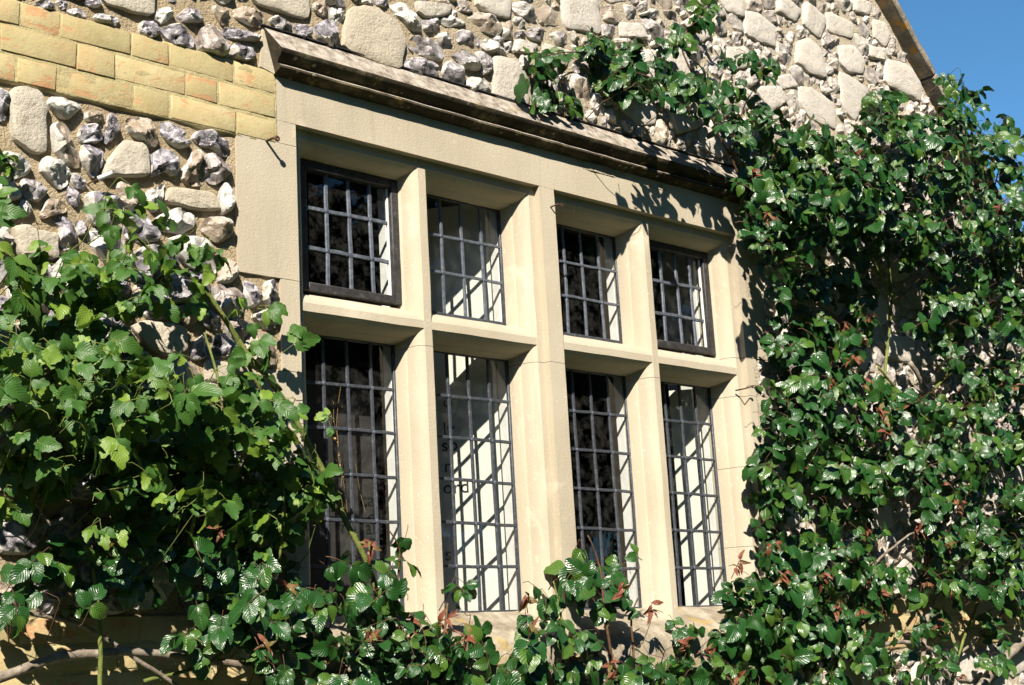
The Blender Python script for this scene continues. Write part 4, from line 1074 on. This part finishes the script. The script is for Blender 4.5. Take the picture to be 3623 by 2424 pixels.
scatter(A, [(0, 1010), (400, 1020), (430, 1180), (250, 1240), (170, 1120), (0, 1080)], 40, (.06, .16), (.038, .060), (3, 3, 5), **AK)
scatter(A, [(-560, 350), (0, 380), (0, 950), (-560, 800)], 95, (.12, .42), (.042, .062), (3, 3, 5), **AK)
scatter(A, [(0, 760), (430, 800), (430, 1000), (0, 1010)], 60, (.20, .40), (.042, .062), (3, 3, 5), **AK)
A.stem(S((455, 640, -.05), (560, 800, -.07), (640, 900, -.08), (720, 1040, -.09), (790, 1190, -.10), (845, 1300, -.11), (880, 1420, -.10)), .0075, .0085, M['green_stem'], .003)
A.stem(S((250, 470, -.09), (330, 560, -.09), (440, 640, -.08), (520, 740, -.07), (600, 900, -.06)), .004, .005, M['green_stem'])
A.stem(S((60, 1200, -.14), (150, 900, -.16), (230, 700, -.12), (250, 560, -.1)), .006, .003, M['green_stem'])
A.stem(S((430, 1260, -.12), (470, 1050, -.16), (500, 900, -.14), (470, 760, -.1)), .006, .003, M['green_stem'])
A.stem(S((640, 1280, -.12), (650, 1150, -.16), (640, 1020, -.16)), .004, .002, M['green_stem'])
A.finish()

# glossy rose along the bottom left
B = Plant('climbing_rose', wd(230, 1560, -.1), 'dark glossy rose with a grey branch across the lower left brick band', 'rose', 'D')
scatter(B, [(0, 1250), (200, 1240), (330, 1250), (560, 1270), (560, 1340), (300, 1330), (240, 1400), (130, 1400), (0, 1390)], 16, (.08, .2), (0.048, 0.064), (3, 5))
scatter(B, [(430, 1350), (640, 1380), (720, 1300), (800, 1280), (960, 1290), (960, 1420), (1080, 1430), (1100, 1568), (700, 1568), (560, 1500), (430, 1470)], 69, (.08, .26), (0.045, 0.062), (3, 5, 5), 5)
scatter(B, [(620, 1470), (1120, 1450), (1120, 1600), (640, 1600)], 38, (.05, .2), (0.045, 0.062), (3, 5, 5))
scatter(B, [(880, 1200), (980, 1200), (960, 1320), (890, 1300)], 2, (.09, .14), (0.044, 0.052), 3)
scatter(B, [(980, 1300), (1060, 1290), (1080, 1420), (1000, 1420)], 4, (.06, .12), (0.045, 0.056), 3)
scatter(B, [(0, 1430), (40, 1430), (50, 1500), (0, 1500)], 1, (.08, .12), (0.051, 0.057), 3)
scatter(B, [(120, 1230), (640, 1230), (720, 1300), (640, 1400), (420, 1390), (300, 1340), (130, 1320)], 34, (.05, .15), (.046, .062), (3, 5), 3)
scatter(B, [(420, 1330), (1000, 1400), (1050, 1560), (640, 1560), (450, 1460)], 30, (.05, .2), (.046, .062), (3, 5), 4)
B.stem(S((-40, 1570, -.07), (130, 1505, -.06), (300, 1492, -.06), (400, 1500, -.06), (520, 1518, -.05), (640, 1530, -.05)), .0125, .009, M['bark'], .006)
B.stem(S((228, 1620, -.12), (230, 1480, -.12), (222, 1380, -.12), (215, 1300, -.13)), .0065, .004, M['green_stem'])
B.stem(S((60, 1400, -.05), (200, 1440, -.05), (330, 1520, -.06), (420, 1580, -.06)), .006, .005, M['bark'])
B.stem(S((330, 1560, -.05), (470, 1520, -.06), (560, 1450, -.08), (620, 1380, -.12)), .005, .003, M['green_stem'])
B.stem(S((905, 1420, -.09), (912, 1330, -.10), (915, 1260, -.11), (890, 1215, -.12)), .0035, .002, M['red_stem'])
B.stem(S((900, 1600, -.08), (880, 1480, -.14), (820, 1380, -.16)), .006, .003, M['green_stem'])
B.stem(S((1020, 1600, -.06), (1015, 1480, -.09), (1025, 1380, -.09)), .005, .003, M['red_stem'])
B.finish()

# rose below the sill
C = Plant('climbing_rose', wd(1400, 1560, -.08), 'dark glossy rose growing up in front of the window sill', 'rose', 'D')
scatter(C, [(1310, 1230), (1400, 1220), (1400, 1330), (1320, 1330)], 4, (.06, .12), (.056, .066), 5)
scatter(C, [(1400, 1250), (1500, 1250), (1500, 1300), (1400, 1300)], 2, (.06, .10), (.050, .058), 3)
scatter(C, [(1200, 1340), (1320, 1310), (1480, 1370), (1500, 1430), (1380, 1430), (1330, 1470), (1200, 1450)], 17, (.06, .2), (.056, .07), (3, 5, 5), 4)
scatter(C, [(1150, 1440), (1330, 1430), (1420, 1500), (1560, 1510), (1560, 1600), (1120, 1600)], 46, (.05, .22), (.054, .07), (3, 5, 5), 4)
scatter(C, [(1540, 1430), (1640, 1400), (1720, 1420), (1760, 1500), (1620, 1560), (1520, 1500)], 15, (.06, .2), (.052, .066), (3, 5), 3)
C.stem(S((1440, 1620, -.06), (1400, 1500, -.10), (1385, 1400, -.11), (1370, 1290, -.10), (1345, 1225, -.10)), .006, .0022, M['red_stem'])
C.stem(S((1440, 1620, -.06), (1450, 1500, -.08), (1445, 1420, -.09), (1460, 1370, -.09)), .005, .0022, M['red_stem'])
C.stem(S((1280, 1620, -.06), (1290, 1490, -.12), (1280, 1390, -.12), (1265, 1330, -.12)), .005, .0022, M['green_stem'])
C.stem(S((1640, 1620, -.05), (1640, 1520, -.1), (1690, 1420, -.12)), .005, .0025, M['red_stem'])
C.finish()

# the great rose right of the window
D = Plant('climbing_rose', wd(2250, 1568, -.1), 'large dark green glossy climbing rose covering the wall right of the window', 'rose', 'D')
sz = (.050, .066)
scatter(D, [(1690, 300), (1760, 330), (1860, 300), (1860, 500), (1740, 470), (1690, 420)], 81, (.06, .17), sz, (3, 5, 5), 2)
scatter(D, [(1840, 300), (1960, 300), (2000, 230), (2080, 260), (2170, 260), (2340, 300), (2420, 400), (2420, 600), (2200, 560), (2000, 520), (1840, 500)], 385, (.10, .42), sz, (3, 5, 5), 7, spread=.36)
scatter(D, [(1700, 430), (1850, 470), (2050, 500), (2250, 520), (2380, 560), (2380, 640), (2050, 600), (1900, 590), (1760, 620), (1710, 520)], 142, (.05, .30), sz, (3, 5, 5), 2)
scatter(D, [(2170, 180), (2230, 190), (2260, 260), (2180, 270)], 16, (.15, .3), sz, 5)
scatter(D, [(1990, 205), (2060, 215), (2060, 300), (1990, 300)], 13, (.08, .2), sz, 5)
scatter(D, [(2290, 260), (2340, 260), (2340, 340), (2290, 340)], 5, (.15, .3), sz, 3)
scatter(D, [(2270, 400), (2400, 420), (2400, 620), (2280, 580)], 23, (.1, .3), sz, (3, 5))
scatter(D, [(1760, 620), (1900, 600), (2010, 640), (2010, 700), (1980, 830), (1900, 900), (1850, 980), (1760, 960), (1740, 880), (1765, 800), (1755, 700)], 105, (.05, .17), sz, (3, 5, 5), 4)
scatter(D, [(1740, 880), (1900, 880), (2010, 860), (2080, 940), (2050, 1060), (1990, 1160), (1900, 1220), (1760, 1260), (1740, 1180), (1755, 1080), (1760, 990)], 142, (.05, .18), sz, (3, 5, 5), 4)
scatter(D, [(2130, 600), (2380, 600), (2380, 960), (2260, 940), (2180, 860), (2110, 760)], 151, (.06, .30), sz, (3, 5, 5), 3)
scatter(D, [(2050, 900), (2200, 900), (2380, 960), (2380, 1260), (2220, 1280), (2140, 1200), (2060, 1120)], 166, (.06, .28), sz, (3, 5, 5), 4)
scatter(D, [(1660, 1300), (1800, 1240), (1980, 1230), (2060, 1300), (2010, 1400), (1860, 1430), (1760, 1440), (1660, 1380)], 113, (.05, .2), sz, (3, 5, 5), 4)
scatter(D, [(2060, 1220), (2380, 1230), (2380, 1400), (2260, 1400), (2120, 1330)], 69, (.05, .2), sz, (3, 5), 3)
scatter(D, [(1640, 1400), (1900, 1420), (2020, 1430), (1980, 1600), (1620, 1600)], 93, (.05, .2), sz, (3, 5, 5), 3)
scatter(D, [(2000, 1440), (2300, 1460), (2340, 1600), (2000, 1600)], 28, (.06, .2), sz, (3, 5), 1)
scatter(D, [(1740, 980), (1780, 980), (1780, 1060), (1735, 1130), (1730, 1090)], 8, (.05, .1), sz, 3)
scatter(D, [(1860, 900), (2120, 900), (2200, 1200), (2100, 1330), (1900, 1330), (1800, 1200)], 40, (.05, .16), sz, (3, 5, 5), 6)
scatter(D, [(1700, 1250), (2300, 1250), (2300, 1450), (1700, 1450)], 22, (.05, .16), sz, (3, 5), 14)
# spray above the drip mould
for P, n in (([(1200, 110), (1300, 100), (1330, 160), (1300, 250), (1220, 250)], 9), ([(1330, 80), (1440, 75), (1480, 170), (1440, 220), (1350, 200)], 15), ([(1380, 100), (1560, 90), (1560, 190), (1400, 200)], 9), ([(1540, 30), (1600, 40), (1600, 130), (1540, 130)], 6), ([(1580, 0), (1660, 0), (1650, 70), (1600, 60)], 4),
             ([(1470, 150), (1620, 160), (1650, 260), (1560, 260), (1480, 230)], 15), ([(1650, 110), (1780, 130), (1770, 190), (1650, 210)], 9), ([(1610, 180), (1730, 190), (1740, 300), (1650, 300)], 10), ([(1690, 250), (1800, 250), (1800, 330), (1690, 330)], 8)):
    far_ = P[0][0] > 1460
    scatter(D, P, n * 2 if not far_ else int(n * 1.6), (.10, .24) if far_ else (.03, .09), (.046, .060), (3, 5), 0)
scatter(D, [(1395, 130), (1480, 120), (1650, 190), (1650, 260), (1520, 230), (1400, 190)], 13, (.24, .30), (.046, .060), (3, 5), 0)
rs_ = M['red_stem']; gs = M['green_stem']; bk = M['bark']
D.stem(S((1715, 480, -.05), (1690, 400, -.06), (1650, 320, -.08), (1620, 260, -.10), (1560, 210, -.10), (1440, 160, -.07), (1330, 120, -.06), (1240, 130, -.05)), .0055, .002, rs_)
D.stem(S((1650, 320, -.08), (1600, 200, -.12), (1560, 110, -.13), (1590, 50, -.13), (1650, 10, -.13)), .004, .0018, rs_)
D.stem(S((1670, 360, -.08), (1700, 250, -.10), (1740, 180, -.11)), .0035, .0016, rs_)
D.stem(S((2080, 830, -.05), (2130, 910, -.05), (2165, 1000, -.05), (2175, 1090, -.06), (2160, 1200, -.06)), .011, .009, bk, .007)
D.stem(S((2140, 890, -.05), (2180, 850, -.07), (2230, 835, -.09)), .008, .006, gs)
D.stem(S((2010, 840, -.07), (2070, 910, -.07), (2130, 970, -.07), (2200, 1040, -.08)), .005, .004, gs)
D.stem(S((1985, 1000, -.05), (2005, 960, -.06), (2020, 900, -.06), (2040, 700, -.06), (2030, 560, -.10)), .008, .005, gs)
D.stem(S((2150, 1350, -.05), (2125, 1400, -.05), (2115, 1480, -.05), (2105, 1600, -.05)), .0095, .010, bk, .004)
D.stem(S((1990, 1500, -.05), (2030, 1475, -.06), (2090, 1472, -.06), (2140, 1490, -.06), (2170, 1520, -.06)), .010, .007, bk, .006)
D.stem(S((2010, 1510, -.06), (2060, 1545, -.06), (2110, 1590, -.06)), .010, .011, bk)
D.stem(S((2360, 1450, -.06), (2320, 1490, -.06), (2270, 1540, -.06), (2230, 1600, -.06)), .019, .023, bk, .008)
D.stem(S((2260, 1320, -.07), (2230, 1400, -.07), (2200, 1480, -.07), (2175, 1570, -.07)), .006, .006, gs)
D.stem(S((1960, 1440, -.06), (2050, 1370, -.07), (2150, 1290, -.08), (2230, 1230, -.10)), .005, .003, rs_)
D.stem(S((2080, 1400, -.05), (2110, 1330, -.06), (2120, 1200, -.07), (2170, 1160, -.07)), .006, .005, bk)
D.stem(S((1930, 1460, -.05), (1970, 1330, -.07), (2060, 1240, -.07), (2110, 1210, -.06)), .006, .004, bk)
D.stem(S((1990, 830, -.05), (1940, 1000, -.06), (1900, 1200, -.06), (1860, 1400, -.06), (1840, 1600, -.05)), .007, .009, bk, .008)
D.stem(S((2150, 1000, -.07), (2300, 800, -.10), (2280, 600, -.16), (2200, 400, -.22), (2190, 240, -.22)), .008, .003, gs, .01)
D.stem(S((2050, 700, -.07), (1950, 500, -.14), (1900, 400, -.2)), .006, .003, gs, .01)
D.stem(S((2260, 500, -.18), (2290, 380, -.22), (2330, 300, -.24)), .004, .002, rs_)
D.stem(S((2250, 520, -.16), (2310, 450, -.2), (2360, 430, -.22)), .004, .002, rs_)
D.stem(S((2190, 1500, -.04), (2260, 1440, -.05), (2360, 1330, -.06)), .006, .006, bk)
D.finish()
